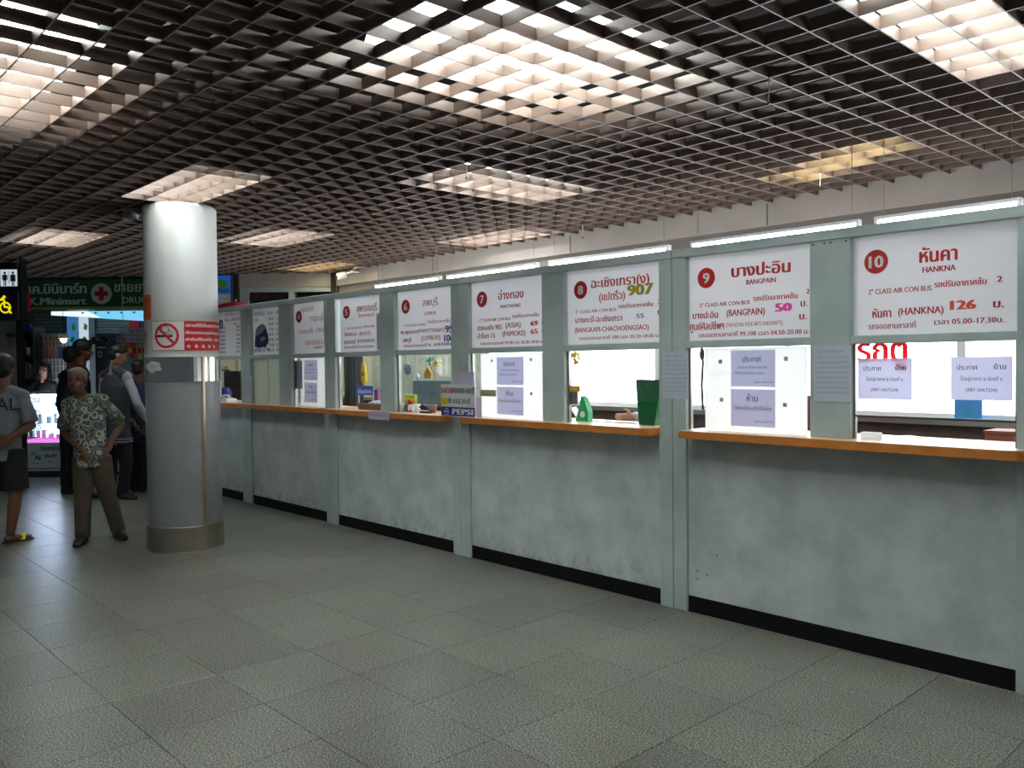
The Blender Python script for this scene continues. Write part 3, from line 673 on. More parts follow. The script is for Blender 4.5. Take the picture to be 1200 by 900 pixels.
# garland, card and yellow tape on the left edge of window eight
x0, x1, z0, z1 = span(668, 686, 413, 433, .15)
t = thing('garland', 'gold and yellow garland at the upper left of window eight', 'decoration', (x0, .15, z1))
random.seed(4); mb = MB(); mb2 = MB()
for k in range(10): mb.ell((random.uniform(0, .06), random.uniform(-.008, .02), -random.uniform(0, .09)), (.014, .011, .013), 7, 5)
for k in range(7): mb2.ell((random.uniform(.01, .085), random.uniform(-.008, .02), -random.uniform(0, .05)), (.011, .008, .014), 7, 5)
mat('marigold', (196, 150, 40), .6); mb.build('blossom', 'marigold', t)['kind'] = 'stuff'; mb2.build('leaf', 'yellow', t)['kind'] = 'stuff'
MB().cyl((.03, .0, 0), (.03, .0, 1.65 - z1), .002, seg=5).build('string', 'white', t)
x0, x1, z0, z1 = span(669, 677, 459, 474, .035); t = solo(MB().bbox(0, x1 - x0, 0, .012, 0, z1 - z0, .002), 'card_tag', 'greyplastic', 'small grey device hanging on the left frame of window eight', 'device', (x0, .03, z0))
x0, x1, z0, z1 = span(664.7, 680, 452, 459, .01); t = solo(MB().box(0, x1 - x0, 0, .002, 0, z1 - z0), 'tape_strip', 'marigold', 'strip of yellow tape on the left frame of window eight', 'tape', (x0, .008, z0))
x0, x1, z0, z1 = span(754, 776, 411, 446, .08)
t = thing('wall_calendar', 'pinkish calendar with green leaves hanging in window eight', 'calendar', (x0, .24, z0)); mat('pinkpaper', (236, 222, 226), .7)
MB().box(0, x1 - x0, 0, .004, 0, z1 - z0 + .02).build('sheet', 'pinkpaper', t)
mb = MB()
for (q, z) in ((.10, .8), (.13, .55), (.17, .72), (.12, .30), (.18, .35)): mb.add([(q - .015, -.001, z * (z1 - z0)), (q, -.001, z * (z1 - z0) - .02), (q + .015, -.001, z * (z1 - z0)), (q, -.001, z * (z1 - z0) + .03)], [(0, 1, 2, 3)])
mb.build('leaf', 'green', t)['kind'] = 'stuff'
letter(t, [('21 22 23', .03, .12, .3 * (z1 - z0), .025, 'ink', 0), ('14 15 16', .03, .12, .45 * (z1 - z0), .025, 'ink', 0), ('7 8 9', .03, .12, .6 * (z1 - z0), .025, 'ink', 0)])
# window nine edges: hanging strap at left, maroon jacket on a chair at right
x0, x1, z0, z1 = span(819, 825, 406, 500, .15); z1 = 1.648
t = thing('lanyard', 'dark strap with a brown toggle hanging left inside window nine', 'strap', (x0 + .02, .15, z1)); mb = MB().tube([(0, 0, 0), (.01, 0, -.10), (.0, 0, -.25), (.008, 0, -.40)], .008, 8); mb.build('strap', 'dkgrey', t); MB().ell((.004, 0, -.05), (.018, .014, .04), 10, 7).build('toggle', 'brown', t)
t = thing('chair', 'chair back draped with a maroon jacket at right of window nine', 'chair', (Y(940, 470, 1.5).x, 1.5, 0)); mat('maroon', (110, 38, 52), .8, bump=.5, bscale=7)
mb = MB(); mb.ell((0, 0, 1.12), (.20, .07, .18), 16, 10); mb.build('jacket', 'maroon', t); MB().bbox(-.23, .23, -.02, .02, .75, 1.15, .01).build('backrest', 'dkgrey', t); MB().bbox(-.23, .23, -.45, .02, .55, .60, .01).build('seat', 'dkgrey', t); MB().cyl((0, -.2, .05), (0, -.2, .55), .03).build('stem', 'chrome', t)
mb = MB()
for k in range(5): q = 2 * PI * k / 5; mb.cyl((0, -.2, .05), (.25 * math.cos(q), -.2 + .25 * math.sin(q), .02), .018, seg=8)
mb.build('base', 'dkgrey', t)
# window ten interior: dark bin, blue poster, brown box
t = thing('poster', 'blue framed poster leaning on the rear sill behind window ten', 'poster', (Y(1119, 480, 2.27).x, 2.262, 1.105)); q = Y(1151, 470, 2.27)
w_ = q.x - t.location.x; MB().box(0, w_, 0, .02, 0, q.z - 1.105 + .02).build('frame', 'blueposter', t) if mat('blueposter', (50, 140, 215), .5) else None
disc(MB(), w_ * .5, .06, .04, -.002, r0=.028).build('ring_print', 'teal', t)
t = thing('cash_drawer', 'dark grey rounded machine on the desk behind window ten', 'machine', (-1.98, .62, 1.03)); MB().ell((0, 0, 0.03), (.10, .09, .055), 14, 8).build('cover', 'greyplastic', t); MB().bbox(-.12, .12, -.1, .1, 0, .03).build('base', 'dkgrey', t)
t = thing('file_box', 'reddish brown box on the desk at the right of window ten', 'box', (-1.46, .56, 1.03)); mat('redbrown', (140, 84, 66), .6); MB().bbox(-.07, .07, -.1, .1, 0, .13).build('body', 'redbrown', t); MB().box(-.075, .075, -.105, .105, .13, .145).build('lid', 'redbrown', t)
# window six: hanging trinkets, monitor, packets
x0, x1, z0, z1 = span(481, 526, 445, 469, .32, CT)
t = thing('monitor', 'wide grey blue box turned away behind window six', 'monitor', (x0, .34, CT)); mat('steelblue', (104, 124, 134), .35, var=.15, scale=9)
MB().bbox(0, x1 - x0, 0, .05, .03, z1 - CT, .01).build('body', 'steelblue', t); MB().bbox(.05, x1 - x0 - .05, -.02, .1, 0, .03).build('foot', 'dkgrey', t)
letter(t, [('V', .5 * (x1 - x0), .56 * (x1 - x0), .12, .06, 'blue', 0)], y=-.002)
x0, x1, z0, z1 = span(473, 486, 454, 465, .12)
t = thing('snack_packet', 'yellow green packet propped up in window six', 'packet', (x0, .12, CT + .05)); mat('chart', (170, 190, 50), .4)
MB().bbox(0, x1 - x0, 0, .03, 0, .10, .006).build('body', 'chart', t); MB().box(.01, x1 - x0 - .01, -.002, 0, .05, .07).build('label', 'yellow', t)
solo(MB().bbox(0, .12, 0, .08, 0, .05), 'tin_box', 'greyplastic', 'small grey tin under the yellow green packet', 'tin', (x0, .1, CT))
t = thing('figurine', 'red and white toy figure on the counter in window six', 'toy', (Y(481, 478, .04).x, .04, CT))
mb = MB().ell((0, 0, .035), (.028, .022, .036), 12, 8); mb.ell((.03, 0, .03), (.02, .018, .03), 10, 7); mb.build('body', 'white', t); MB().ell((0, 0, .09), (.024, .022, .025), 12, 8).build('head', 'red', t); mb = MB(); mb.ell((-.02, -.012, .012), (.012, .018, .012), 8, 6); mb.ell((.02, -.012, .012), (.012, .018, .012), 8, 6); mb.build('foot', 'red', t)
for k, (u, c, lb) in enumerate(((470, 'white', 'white cup nearest the left frame of window six'), (487, 'white', 'white cup beside the red and white toy'), (506, 'redbrown', 'brown and white pot near the soft drink sign'))):
    p = Y(u, 480, .08); t = thing('cup', lb, 'cup', (p.x, .09, CT), 0, 'cups on the counter of window six')
    MB().lathe([(.02, 0), (.03, .002), (.038, .07), (.034, .07), (.027, .008), (0, .008)], seg=18).build('bowl', c, t, smooth=True)
    MB().tube([(.036, 0, .055), (.055, 0, .05), (.055, 0, .025), (.033, 0, .02)], .005, 6).build('handle', c, t)
t = thing('stapler', 'black curved stapler on the counter in window six', 'stapler', (Y(498, 484, .02).x, .03, CT)); MB().tube([(-.07, 0, .05), (-.03, 0, .065), (.03, 0, .055), (.08, 0, .02)], [(.012, .02)] * 4, 8).build('arm', 'black', t); MB().bbox(-.07, .08, -.02, .02, 0, .015).build('base', 'black', t)
hang = [(472, 425, 484, 440, 'steelblue', 'round blue grey fan guard hanging in window six', .055), (500, 421, 512, 434, 'white', 'white ball ornament hanging in window six', .03), (484, 436, 494, 446, 'white', 'second white ball ornament hanging in window six', .03)]
for (u0, v0, u1, v1, m, lb, r) in hang:
    p = Y((u0 + u1) / 2, (v0 + v1) / 2, .15); t = thing('hanging_ornament', lb, 'ornament', tuple(p)); MB().ell((0, 0, 0), (r, r * .5, r), 14, 9).build('ball', m, t, smooth=True); MB().cyl((0, 0, r * .9), (0, 0, 1.648 - p.z), .0015, seg=5).build('string', 'white', t)
p = Y(502, 437, .15); t = thing('hanging_ornament', 'brown leaf shaped ornament hanging in window six', 'ornament', tuple(p)); MB().prism([(-.045, -.05), (.045, -.05), (.05, .0), (.0, .05), (-.05, .0)], -.01, .01).build('leaf', 'marigold', t); MB().cyl((0, 0, .04), (0, 0, 1.645 - p.z), .0015, seg=5).build('string', 'white', t)
p = Y(511, 424, .15); t = thing('artificial_flower', 'yellow flowers with green leaves hanging at the top of window six', 'flower', tuple(p))
mb = MB(); mb2 = MB(); random.seed(2)
for k in range(9): mb.ell((random.uniform(-.035, .035), random.uniform(-.02, .02), random.uniform(-.04, .04)), (.015, .01, .015), 7, 5)
for k in range(10): mb2.ell((random.uniform(-.14, -.02), random.uniform(-.02, .02), random.uniform(-.02, .04)), (.022, .008, .012), 7, 5)
mb.build('petal', 'yellow', t)['kind'] = 'stuff'; mb2.build('leaf', 'teal', t)['kind'] = 'stuff'; MB().cyl((0, 0, .03), (0, 0, 1.645 - p.z), .0015, seg=5).build('stem', 'green', t)
# window five: dark cabinet, yellow bag, blue plate, brown box with cloth
x0, x1, z0, z1 = span(408, 422, 418, 472, .5); t = thing('cabinet', 'dark narrow cabinet behind window five', 'cabinet', (Y(408, 450, 1.1).x, 1.05, 0))
w_ = Y(420, 450, 1.1).x - t.location.x; MB().bbox(0, w_, 0, .12, 0, 2.0).build('body', 'dkgrey', t)
for q in (.02, w_ / 2 + .01): MB().bbox(q, q + w_ / 2 - .03, -.02, 0, .1, 1.95).build('door', 'dkgrey', t); 
MB().cyl((w_ / 2 - .05, -.035, 1.2), (w_ / 2 - .05, -.035, 1.35), .008).build('handle', 'chrome', t)
t = solo(MB().box(0, 2.2, 0, .04, 0, 2.1), 'partition_screen', 'screen_beige', 'beige mottled screen behind windows five and six', 'screen', (Y(424, 450, 1.5).x, 1.65, 0)) if mat('screen_beige', (176, 180, 160), .7, var=.25, scale=9) else None
p = Y(426, 437, .15); t = thing('hanging_bag', 'yellow and orange plastic bag hanging in window five', 'bag', (p.x, .15, p.z)); MB().tube([(0, 0, .10), (0, 0, .06), (.005, 0, 0), (.01, 0, -.08), (.005, 0, -.11)], [(.02, .012), (.035, .015), (.04, .025), (.035, .025), (.01, .01)], 12, side=(1, 0, 0)).build('body', 'yellow', t, smooth=True); MB().ell((.005, -.01, -.01), (.036, .02, .035), 12, 8).build('contents', 'orange', t); MB().cyl((0, 0, .1), (0, 0, 1.645 - p.z), .002, seg=5).build('string', 'white', t)
x0, x1, z0, z1 = span(418, 437, 452, 463, .2); t = thing('name_plate', 'small blue plate with white letters in window five', 'plate', (x0, .2, z0)); MB().box(0, x1 - x0, 0, .004, 0, z1 - z0).build('plate', 'blueplate', t) if mat('blueplate', (48, 78, 200), .5) else None
letter(t, [('เปิดบริการ', .02, x1 - x0 - .02, .02, .05, 'white', .001)]); MB().box(.01, .02, .004, .02, -(z0 - CT), .01).build('stand', 'greyplastic', t)
x0, x1, z0, z1 = span(422, 449, 477, 489, .05, CT); t = thing('cardboard_box', 'open brown box with a pale blue cloth in window five', 'box', (x0, .03, CT)); mat('cardboard', (120, 88, 56), .8, var=.1)
w_ = x1 - x0; H = z1 - CT + .03; mb = MB(); mb.box(0, w_, 0, .005, 0, H); mb.box(0, w_, .12, .125, 0, H); mb.box(0, .005, .005, .12, 0, H); mb.box(w_ - .005, w_, .005, .12, 0, H); mb.box(.005, w_ - .005, .005, .12, 0, .005); mb.build('carton', 'cardboard', t)
mat('cloth_blue', (180, 200, 226), .9, bump=.5, bscale=20); MB().ell((w_ * .6, .06, H), (w_ * .34, .05, .03), 12, 8).build('cloth', 'cloth_blue', t, smooth=True)
x0, x1, z0, z1 = span(443, 449, 444, 466, .3); solo(MB().bbox(0, .06, 0, .05, 0, .18), 'file_folder', 'purple', 'purple folder at the right inside window five', 'folder', (x0, .25, CT)) if mat('purple', (120, 70, 110), .6) else None
# rods from which the trinkets hang
for (x0, x1, lb) in ((-6.33, -5.37, 'thin rod along the top of window six carrying the trinkets'), (-7.35, -6.39, 'thin rod along the top of window five carrying the yellow bag'), (-4.28, -3.28, 'thin rod along the top of window eight'), (-3.16, -2.27, 'thin rod along the top of window nine')):
    t = thing('hanging_rod', lb, 'rod', (x0, .15, 1.65), 0, 'thin rods behind the middle rail'); MB().cyl((0, 0, 0), (x1 - x0, 0, 0), .005, seg=8).build('rod', 'steel', t)
    for q in (.01, x1 - x0 - .01): MB().box(q - .008, q + .008, -.105, .006, -.006, .006).build('bracket', 'steel', t)
# window two
t = thing('monitor', 'dark computer monitor seen through window two', 'monitor', (Y(264, 450, .4).x, .38, CT - .1)); w_ = Y(283, 450, .4).x - t.location.x
MB().bbox(0, w_, 0, .04, .06, .46, .006).build('screen', 'black', t); MB().bbox(w_ * .4, w_ * .6, .04, .08, 0, .3).build('stand', 'dkgrey', t); MB().bbox(w_ * .25, w_ * .75, -.02, .16, 0, .02).build('foot', 'dkgrey', t)
solo(MB().bbox(-.4, .5, -.1, .3, 0, .03), 'desk_shelf', 'brown', 'brown shelf carrying the monitor behind window two', 'shelf', (t.location.x + .3, .42, CT - .13))
p = Y(262, 455, .1); t = thing('backpack', 'blue bag beside the monitor in window two', 'bag', (p.x, .12, CT)); MB().ell((0, 0, .085), (.11, .07, .085), 14, 9).build('body', 'blue', t, smooth=True); MB().ell((0, -.05, .06), (.07, .03, .05), 12, 8).build('pocket', 'blue', t, smooth=True)
p = Y(265, 466, .02); t = thing('telephone', 'white telephone on the counter in window two', 'telephone', (p.x, .0, CT)); MB().prism([(-.08, 0), (.08, 0), (.07, .03), (-.07, .045)], 0, .12).build('base', 'white', t); MB().tube([(-.09, .02, .06), (-.05, .02, .075), (.05, .02, .075), (.09, .02, .06)], [.018, .012, .012, .018], 8).build('handset', 'white', t, smooth=True)
p = Y(272, 432, .5); t = thing('potted_plant', 'small yellowish plants on top of the monitor in window two', 'plant', (p.x, .40, CT + .36)); mb = MB(); random.seed(9)
for k in range(16):
    q = random.uniform(-.12, .12); mb.tube([(q, 0, 0), (q + random.uniform(-.02, .02), 0, .04), (q + random.uniform(-.04, .04), 0, .07)], [.004, .008, .001], 5)
mb.build('leaf', 'chart', t)['kind'] = 'stuff'; MB().bbox(-.13, .13, -.015, .015, -.0, .018).build('pot', 'brown', t)
x0, x1, z0, z1 = span(257, 265, 423, 430, .3); solo(MB().box(0, x1 - x0, 0, .01, 0, z1 - z0), 'name_plate', 'gold', 'small gold plate at the upper left of window two', 'plate', (x0, .05, z0))
# white sheets of wall behind windows two to four
solo(MB().box(0, 1.9, 0, .04, 0, 2.05), 'partition_screen', 'ivory', 'pale cream screen standing behind windows two and three', 'screen', (-10.9, 1.15, 0))

# security camera at the end of the beam
p = Y(405, 322, 2.05)
t = thing('security_camera', 'white security camera on a bracket at the far end of the beam', 'camera', tuple(p))
MB().tube([(0, 0, .0), (-.02, -.10, -.03), (-.025, -.125, -.038)], [.045, .045, .038], 14).build('body', 'white', t, smooth=True); MB().cyl((-.026, -.128, -.039), (-.028, -.135, -.04), .026, seg=12).build('lens', 'black', t)
MB().tube([(0, .02, .02), (0, .12, .05), (0, .225, .05)], .012, 8).build('bracket', 'white', t); MB().tube([(.02, .05, .03), (.10, .10, .10), (.16, .2, .10)], .006, 6).build('cable', 'white', t)
# ------------------------------------------------------------------ round column
CX, CY, CR = -7.27, -1.457, .300
NA = math.atan2(-D0 - CY, -CX)                       # direction from the column to the camera
col = thing('round_column', 'round white and grey clad column with steel bands in the hall', 'column', (CX, CY, 0))
MB().lathe([(0, 0), (.322, 0), (.322, .004), (.314, .008), (.314, .21), (.312, .214), (.303, .214)], seg=64).build('base_band', 'steel_dull', col, smooth=False) if mat('steel_dull', (172, 162, 152), .38, metal=1, var=.15, scale=5) else None
MB().lathe([(.303, .214), (.303, 1.43)], seg=64).build('lower_cladding', 'laminate', col, smooth=True)
MB().lathe([(.303, 1.43), (.309, 1.43), (.309, 1.636), (.303, 1.64), (.298, 1.64)], seg=64).build('steel_band', 'chrome_band', col, smooth=False) if mat('chrome_band', (214, 212, 206), .16, metal=1) else None
MB().lathe([(.298, 1.64), (.298, 2.90), (.29, 2.92), (0, 2.92)], seg=64).build('upper_shaft', 'plaster', col, smooth=True)
a = NA + R_(31); MB().lathe([(.303, .0), (.3175, .0), (.3175, 1.64), (.303, 1.64)], seg=3, a0=a - .035, a1=a + .035, closed=False).build('cover_strip', 'strip_metal', col) if mat('strip_metal', (196, 170, 140), .3, metal=1) else None
random.seed(11)
a0 = NA - R_(50); pts = []
for k in range(18):
    q = 2 * PI * k / 18; rr_ = random.uniform(.75, 1.1); pts.append((a0 + (.075 / .31) * rr_ * math.cos(q) * 1.3, 1.555 + .05 * rr_ * math.sin(q)))
MB().add([(.3112 * math.cos(a0 + (p - a0) * f_), .3112 * math.sin(a0 + (p - a0) * f_), 1.555 + (z - 1.555) * f_) for f_ in (1, .66, .33, .05) for p, z in pts], [(18 * j + i, 18 * j + (i + 1) % 18, 18 * j + 18 + (i + 1) % 18, 18 * j + 18 + i) for j in range(3) for i in range(18)] + [tuple(range(54, 72))]).build('torn_label', 'paper_torn', col) if mat('paper_torn', (186, 184, 180), .9, var=.2, scale=40) else None

def wrapcol(a_start, r):
    def f(q): a = a_start + q[0] / r; rr = r - q[1]; return (rr * math.cos(a), rr * math.sin(a), q[2])
    return f
def curved(mbn, a_start, arc, z0, z1, r, name, m, parent, seg=24):
    MB().lathe([(r, z0), (r, z1), (r - .003, z1), (r - .003, z0), (r, z0)], seg=seg, a0=a_start, a1=a_start + arc / r, closed=False).build(name, m, parent)
R0 = .3025; Z0 = 1.690; HS = .246
sgn = thing('no_smoking_sign', 'red and white no smoking sign wrapped round the column', 'sign', (CX, CY, Z0)); A0 = NA - R_(51)
AW = R_(54) * R0; AR = R_(84) * R0
mat('signred', (196, 24, 36), .45)
curved(None, A0, AW, 0, HS, R0, 'white_panel', 'white', sgn); curved(None, A0 + AW / R0, AR, 0, HS, R0, 'red_panel', 'signred', sgn)
wr = wrapcol(A0, R0)
cxs, czs = AW * .50, HS * .5
def densify(pts, n=6):
    out = []
    for i in range(len(pts)):
        a, b = pts[i], pts[(i + 1) % len(pts)]
        for k in range(n): out.append((a[0] + (b[0] - a[0]) * k / n, a[1] + (b[1] - a[1]) * k / n))
    return out
def flatc(strip, m, y, nm, par=sgn, w_=None):
    # a strip of quads, given as pairs of points
    mb = MB(); vs_ = []
    for a, b in strip: vs_ += [(w_ or wr)((a[0], y, a[1])), (w_ or wr)((b[0], y, b[1]))]
    mb.add(vs_, [(2 * k, 2 * k + 2, 2 * k + 3, 2 * k + 1) for k in range(len(strip) - 1)]); mb.build(nm, m, par)
flatc([((.035 + .16 * k / 6, czs + .006), (.035 + .16 * k / 6, czs - .012)) for k in range(7)], 'black', -.001, 'cigarette')
for pts in ([(.10, .165), (.085, .18), (.10, .20), (.125, .205), (.15, .20), (.165, .18), (.155, .165), (.18, .16), (.20, .145)], [(.10, .165), (.11, .15), (.135, .15), (.16, .145), (.185, .135), (.195, .125)], [(.085, .18), (.10, .19), (.12, .185), (.125, .17)]):
    flatc([((p[0], p[1] * HS / .246 + .0035), (p[0] + .003, p[1] * HS / .246 - .0035)) for p in pts], 'black', -.001, 'smoke')
disc(MB(), cxs, czs, .104, -.002, 40, r0=.083, wrap=wr).build('ring', 'signred', sgn)
dgn = [(cxs - .068 + .136 * k / 8, czs + .068 - .136 * k / 8) for k in range(9)]
flatc([((p[0] + .008, p[1] + .008), (p[0] - .008, p[1] - .008)) for p in dgn], 'signred', -.0025, 'bar')
for e in ([((.002, .002), (.002, HS - .002))],): pass
flatc([((.001 + (AW - .002) * k / 10, HS), (.001 + (AW - .002) * k / 10, HS - .004)) for k in range(11)], 'signred', -.001, 'border')
flatc([((.001 + (AW - .002) * k / 10, .004), (.001 + (AW - .002) * k / 10, 0)) for k in range(11)], 'signred', -.001, 'border')
flatc([((0, HS), (.004, HS)), ((0, 0), (.004, 0))], 'signred', -.001, 'border')
letter(sgn, [('สถานที่นี้เป็นเขตปลอดบุหรี่', AW + .01, AW + AR * .97, HS * .80, .038, 'white', .0022), ('เป็นเขตปลอดบุหรี่ตามกฎหมาย', AW + .01, AW + AR * .95, HS * .56, .032, 'white', .0016),
             ('ฝ่าฝืนมีโทษปรับ', AW + .01, AW + AR * .58, HS * .33, .032, 'white', .0016), ('2,000 บาท', AW + AR * .64, AW + AR * .94, HS * .33, .032, 'white', .0016)], y=-.001, wrap=wr)
mb = MB()
for k in range(5): disc(mb, AW + .035 + k * .062, HS * .14, .015, -.001, 14, wrap=wr)
mb.build('emblem', 'sticker', sgn)['kind'] = 'stuff'
# orange notice and a small torn sticker at the left edge of the column
on = thing('orange_notice', 'orange paper notice at the left edge of the column', 'notice', (CX, CY, 1.95)); w2 = wrapcol(NA - R_(96), .3025)
curved(None, NA - R_(96), R_(44) * .3025, 0, .208, .3025, 'sheet', 'orange', on, 12)
letter(on, [('ห้ามนั่ง', .02, .20, .15, .03, 'dred', .001), ('ประตู', .03, .16, .09, .03, 'dred', .001)], y=-.001, wrap=w2)
flatc([((.04 + .1 * k / 5, .045), (.04 + .1 * k / 5, .028)) for k in range(6)], 'black', -.001, 'block', on, w2)
on = thing('torn_sticker', 'small torn sticker with red top below the orange notice', 'sticker', (CX, CY, 1.66)); curved(None, NA - R_(88), R_(24) * .3025, 0, .20, .3022, 'sheet', 'paper_torn', on, 8)
w3 = wrapcol(NA - R_(84), .3025); disc(MB(), .045, .165, .026, -.001, 16, wrap=w3).build('spot', 'red', on); flatc([((.035, .12), (.05, .12)), ((.06, .07), (.075, .07))], 'blue', -.001, 'mark', on, w3); flatc([((.03, .10), (.04, .10)), ((.04, .06), (.05, .06))], 'chart', -.001, 'mark', on, w3)
# dome security camera left of the column head, gives no light
p = Wp(153, 253, 7.6); t = thing('dome_camera', 'small dark dome camera hanging under the grille left of the column', 'lamp', (p.x, p.y, p.z)); MB().cyl((0, 0, .02), (0, 0, CEIL - p.z), .01, seg=8).build('rod', 'dkgrey', t); MB().lathe([(0, .05), (.06, .05), (.07, .02), (.065, -.03), (.055, -.03), (.055, .03), (0, .03)], seg=20).build('shade', 'greyplastic', t, smooth=True); MB().ell((0, 0, -.005), (.04, .04, .03), 12, 8).build('lens', 'chrome', t)

# loose wires dangling from the grille
for (u, v, f, ln, lb) in ((921, 93, 4.6, .12, 'thin loose wire dangling from the grille under the bright upper right fixture'), (961, 203, 6.2, .10, 'short pale wire dangling under the yellowish fixture'), (567, 190, 8.2, .10, 'tiny wire end hanging from the grille before the beam'), (684, 262, 8.0, .12, 'thin wire hanging from the grille over window eight')):
    p = Wp(u, v, f); k_ = (CEIL - CAM.z) / (p.z - CAM.z); p = CAM + (p - CAM) * k_; p.x = XA0 + round((p.x - XA0) / CELX) * CELX; p.y = YA0 + round((p.y - YA0) / CELY) * CELY
    t = thing('hanging_wire', lb, 'wire', (p.x, p.y, CEIL), 0, 'loose wires under the grille'); MB().tube([(0, 0, .0), (.003, 0, -ln * .4), (-.004, .003, -ln)], .003, 6).build('wire', 'white', t); MB().ell((-.004, .003, -ln), (.006, .006, .009), 8, 6).build('end_cap', 'dkgrey', t)
# ------------------------------------------------------------------ far end of the hall
def fl(u, v, f): q = Wp(u, v, f) - CAM; return q.dot(RT), q.z + H0
def far(name, label, cat, u, v, f, group=None, z=None):
    la, zz = fl(u, v, f); return thing(name, label, cat, tuple(FL(f, la, zz if z is None else z)), RZ, group)
def fstruct(name, f): o = sroot(name, tuple(FL(f, 0, 0))); o.rotation_euler = (0, 0, RZ); return o
# end wall right of the column
we = fstruct('wall_right', 12.6)
la0, _ = fl(280, 322, 12.6); la1 = fl(396, 320, 12.6)[0]
MB().box(la0, la1, 0, .3, 2.735, 3.5).build('beam', 'beam', we)
MB().box(la0, la1, .03, .3, 2.66, 2.735).build('lintel', 'frame', we)
q = [fl(290, 350, 12.6)[0], fl(341, 350, 12.6)[0], la1]
MB().box(la0, q[0], .02, .3, 0, 2.66).build('jamb', 'frame', we); MB().box(q[1] - .04, q[1] + .04, .02, .2, 1.0, 2.66).build('mullion', 'frame', we)
MB().box(q[0], la1, .04, .25, 0, 1.0).build('lower_wall', 'beam_shaded', we)
mat('darkglass', (16, 18, 20), .12)
MB().box(q[0], q[1] - .04, .10, .12, 1.0, 2.66).build('window_pane', 'darkglass', we); MB().box(q[1] + .04, la1, .10, .12, 1.0, 2.66).build('window_pane', 'darkglass', we)
lap = fl(274, 340, 12.6)[0]
MB().box(lap, la0 - .003, -.05, .3, 0, 2.92).build('corner_post', 'brown', we)
MB().box(fl(206, 340, 12.6)[0], lap - .003, .05, .3, 0, 3.5).build('wall_panel', 'brown', we)
# blue drinking water poster
a = fl(246, 323, 12.6); b = fl(274, 361, 12.6)
t = far('poster', 'tall blue poster with a green leaf right of the column', 'poster', 246, 361, 12.6); W_, H_ = b[0] - a[0], a[1] - b[1]
t.location.z = b[1]
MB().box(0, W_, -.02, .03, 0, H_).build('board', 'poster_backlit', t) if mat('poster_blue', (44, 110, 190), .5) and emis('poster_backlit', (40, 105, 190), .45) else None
MB().box(.0, W_ - .03, -.0215, -.02, 0, H_ * .42).build('white_field', 'white', t); MB().box(W_ - .03, W_, -.0215, -.02, 0, H_).build('edge', 'frame', t)
mat('leafgreen', (110, 190, 60), .5); mb = MB(); mb.add([(W_ * (.48 + .30 * math.cos(k)), -.022, H_ * (.72 + .13 * math.sin(k) * (1 + .4 * math.cos(k)))) for k in [2 * PI * j / 14 for j in range(14)]], [tuple(range(14))]); mb.build('leaf_print', 'leafgreen', t)['kind'] = 'stuff'
letter(t, [('mnount', .02, W_ * .88, H_ * .46, .14, 'black', .001)], y=-.0225)
# red parasol behind the first ticket room
la, z = fl(276, 357.5, 11.45)
t = thing('parasol', 'red parasol top showing behind the far ticket window', 'parasol', tuple(FL(11.45, la, 0)), 0); mb = MB(); n = 8
vs_ = [(0, 0, z + .05)]; 
for r_, dz in ((.12, .03), (.26, -.005), (.40, -.08)):
    for k in range(32): an = 2 * PI * k / 32; rr = r_ * (1 - .06 * (abs(math.cos(4 * an)) ** 2)); vs_.append((rr * math.cos(an), rr * math.sin(an), z + dz))
fs = [(0, 1 + k, 1 + (k + 1) % 32) for k in range(32)]
for j in range(2):
    for k in range(32): fs.append((1 + j * 32 + k, 1 + (j + 1) * 32 + k, 1 + (j + 1) * 32 + (k + 1) % 32, 1 + j * 32 + (k + 1) % 32))
mb.add(vs_, fs); mb.build('canopy', 'canopy_red', t) if mat('canopy_red', (190, 24, 40), .6) else None
MB().cyl((0, 0, .03), (0, 0, z + .08), .015, seg=8).build('pole', 'chrome', t); MB().lathe([(0, 0), (.2, 0), (.2, .03), (.03, .06), (0, .06)], seg=16).build('base', 'dkgrey', t)

# ---- minimart: shop front sign
a = fl(32.5, 327.5, 12.6); b = fl(214, 363, 12.6); W_, H_ = b[0] - a[0], a[1] - fl(33, 362.7, 12.6)[1]; zb = fl(33, 362.7, 12.6)[1]
t = thing('shop_sign', 'long green shop sign K.Minimart with a red cross', 'sign', tuple(FL(12.6, a[0], zb)), RZ)
mat('sign_green', (14, 84, 50), .4); emis('sign_green_lit', (10, 90, 48), .35)
MB().bbox(0, W_, 0, .22, 0, H_, .01).build('sign_box', 'sign_green', t); MB().box(0, W_, -.004, 0, .0, .035).build('yellow_strip', 'chart_dark', t) if mat('chart_dark', (160, 170, 30), .5) else None
def su(u): return fl(u, 345, 12.6)[0] - a[0]
mat('sign_letter', (190, 205, 190), .4)
letter(t, [('เค.มินิมาร์ท', su(34), su(102), H_ * .52, .20, 'sign_letter', .008), ('K.Minimart', su(34), su(101.5), H_ * .15, .155, 'sign_letter', .008),
           ('ขายยา', su(134), su(172), H_ * .56, .20, 'sign_letter', .004), ('DRUG STORE', su(143.5), su(208), H_ * .17, .14, 'sign_letter', .004)], y=-.006)
disc(MB(), su(119), H_ * .5, .155, -.005).build('disc', 'sign_letter', t); c = su(119); mb = MB(); mb.box(c - .10, c + .10, -.008, -.006, H_ * .5 - .035, H_ * .5 + .035); mb.box(c - .035, c + .035, -.0085, -.006, H_ * .5 - .10, H_ * .5 + .10); mb.build('cross', 'dred', t)
t2 = far('logo_sign', 'small red square sign with a white swirl left of the green shop sign', 'sign', 23, 365, 12.45); W2 = fl(32, 365, 12.45)[0] - fl(23, 365, 12.45)[0]; H2 = fl(23, 342, 12.45)[1] - t2.location.z
MB().bbox(0, W2, 0, .1, 0, H2, .01).build('sign_box', 'signred', t2); mb = MB()
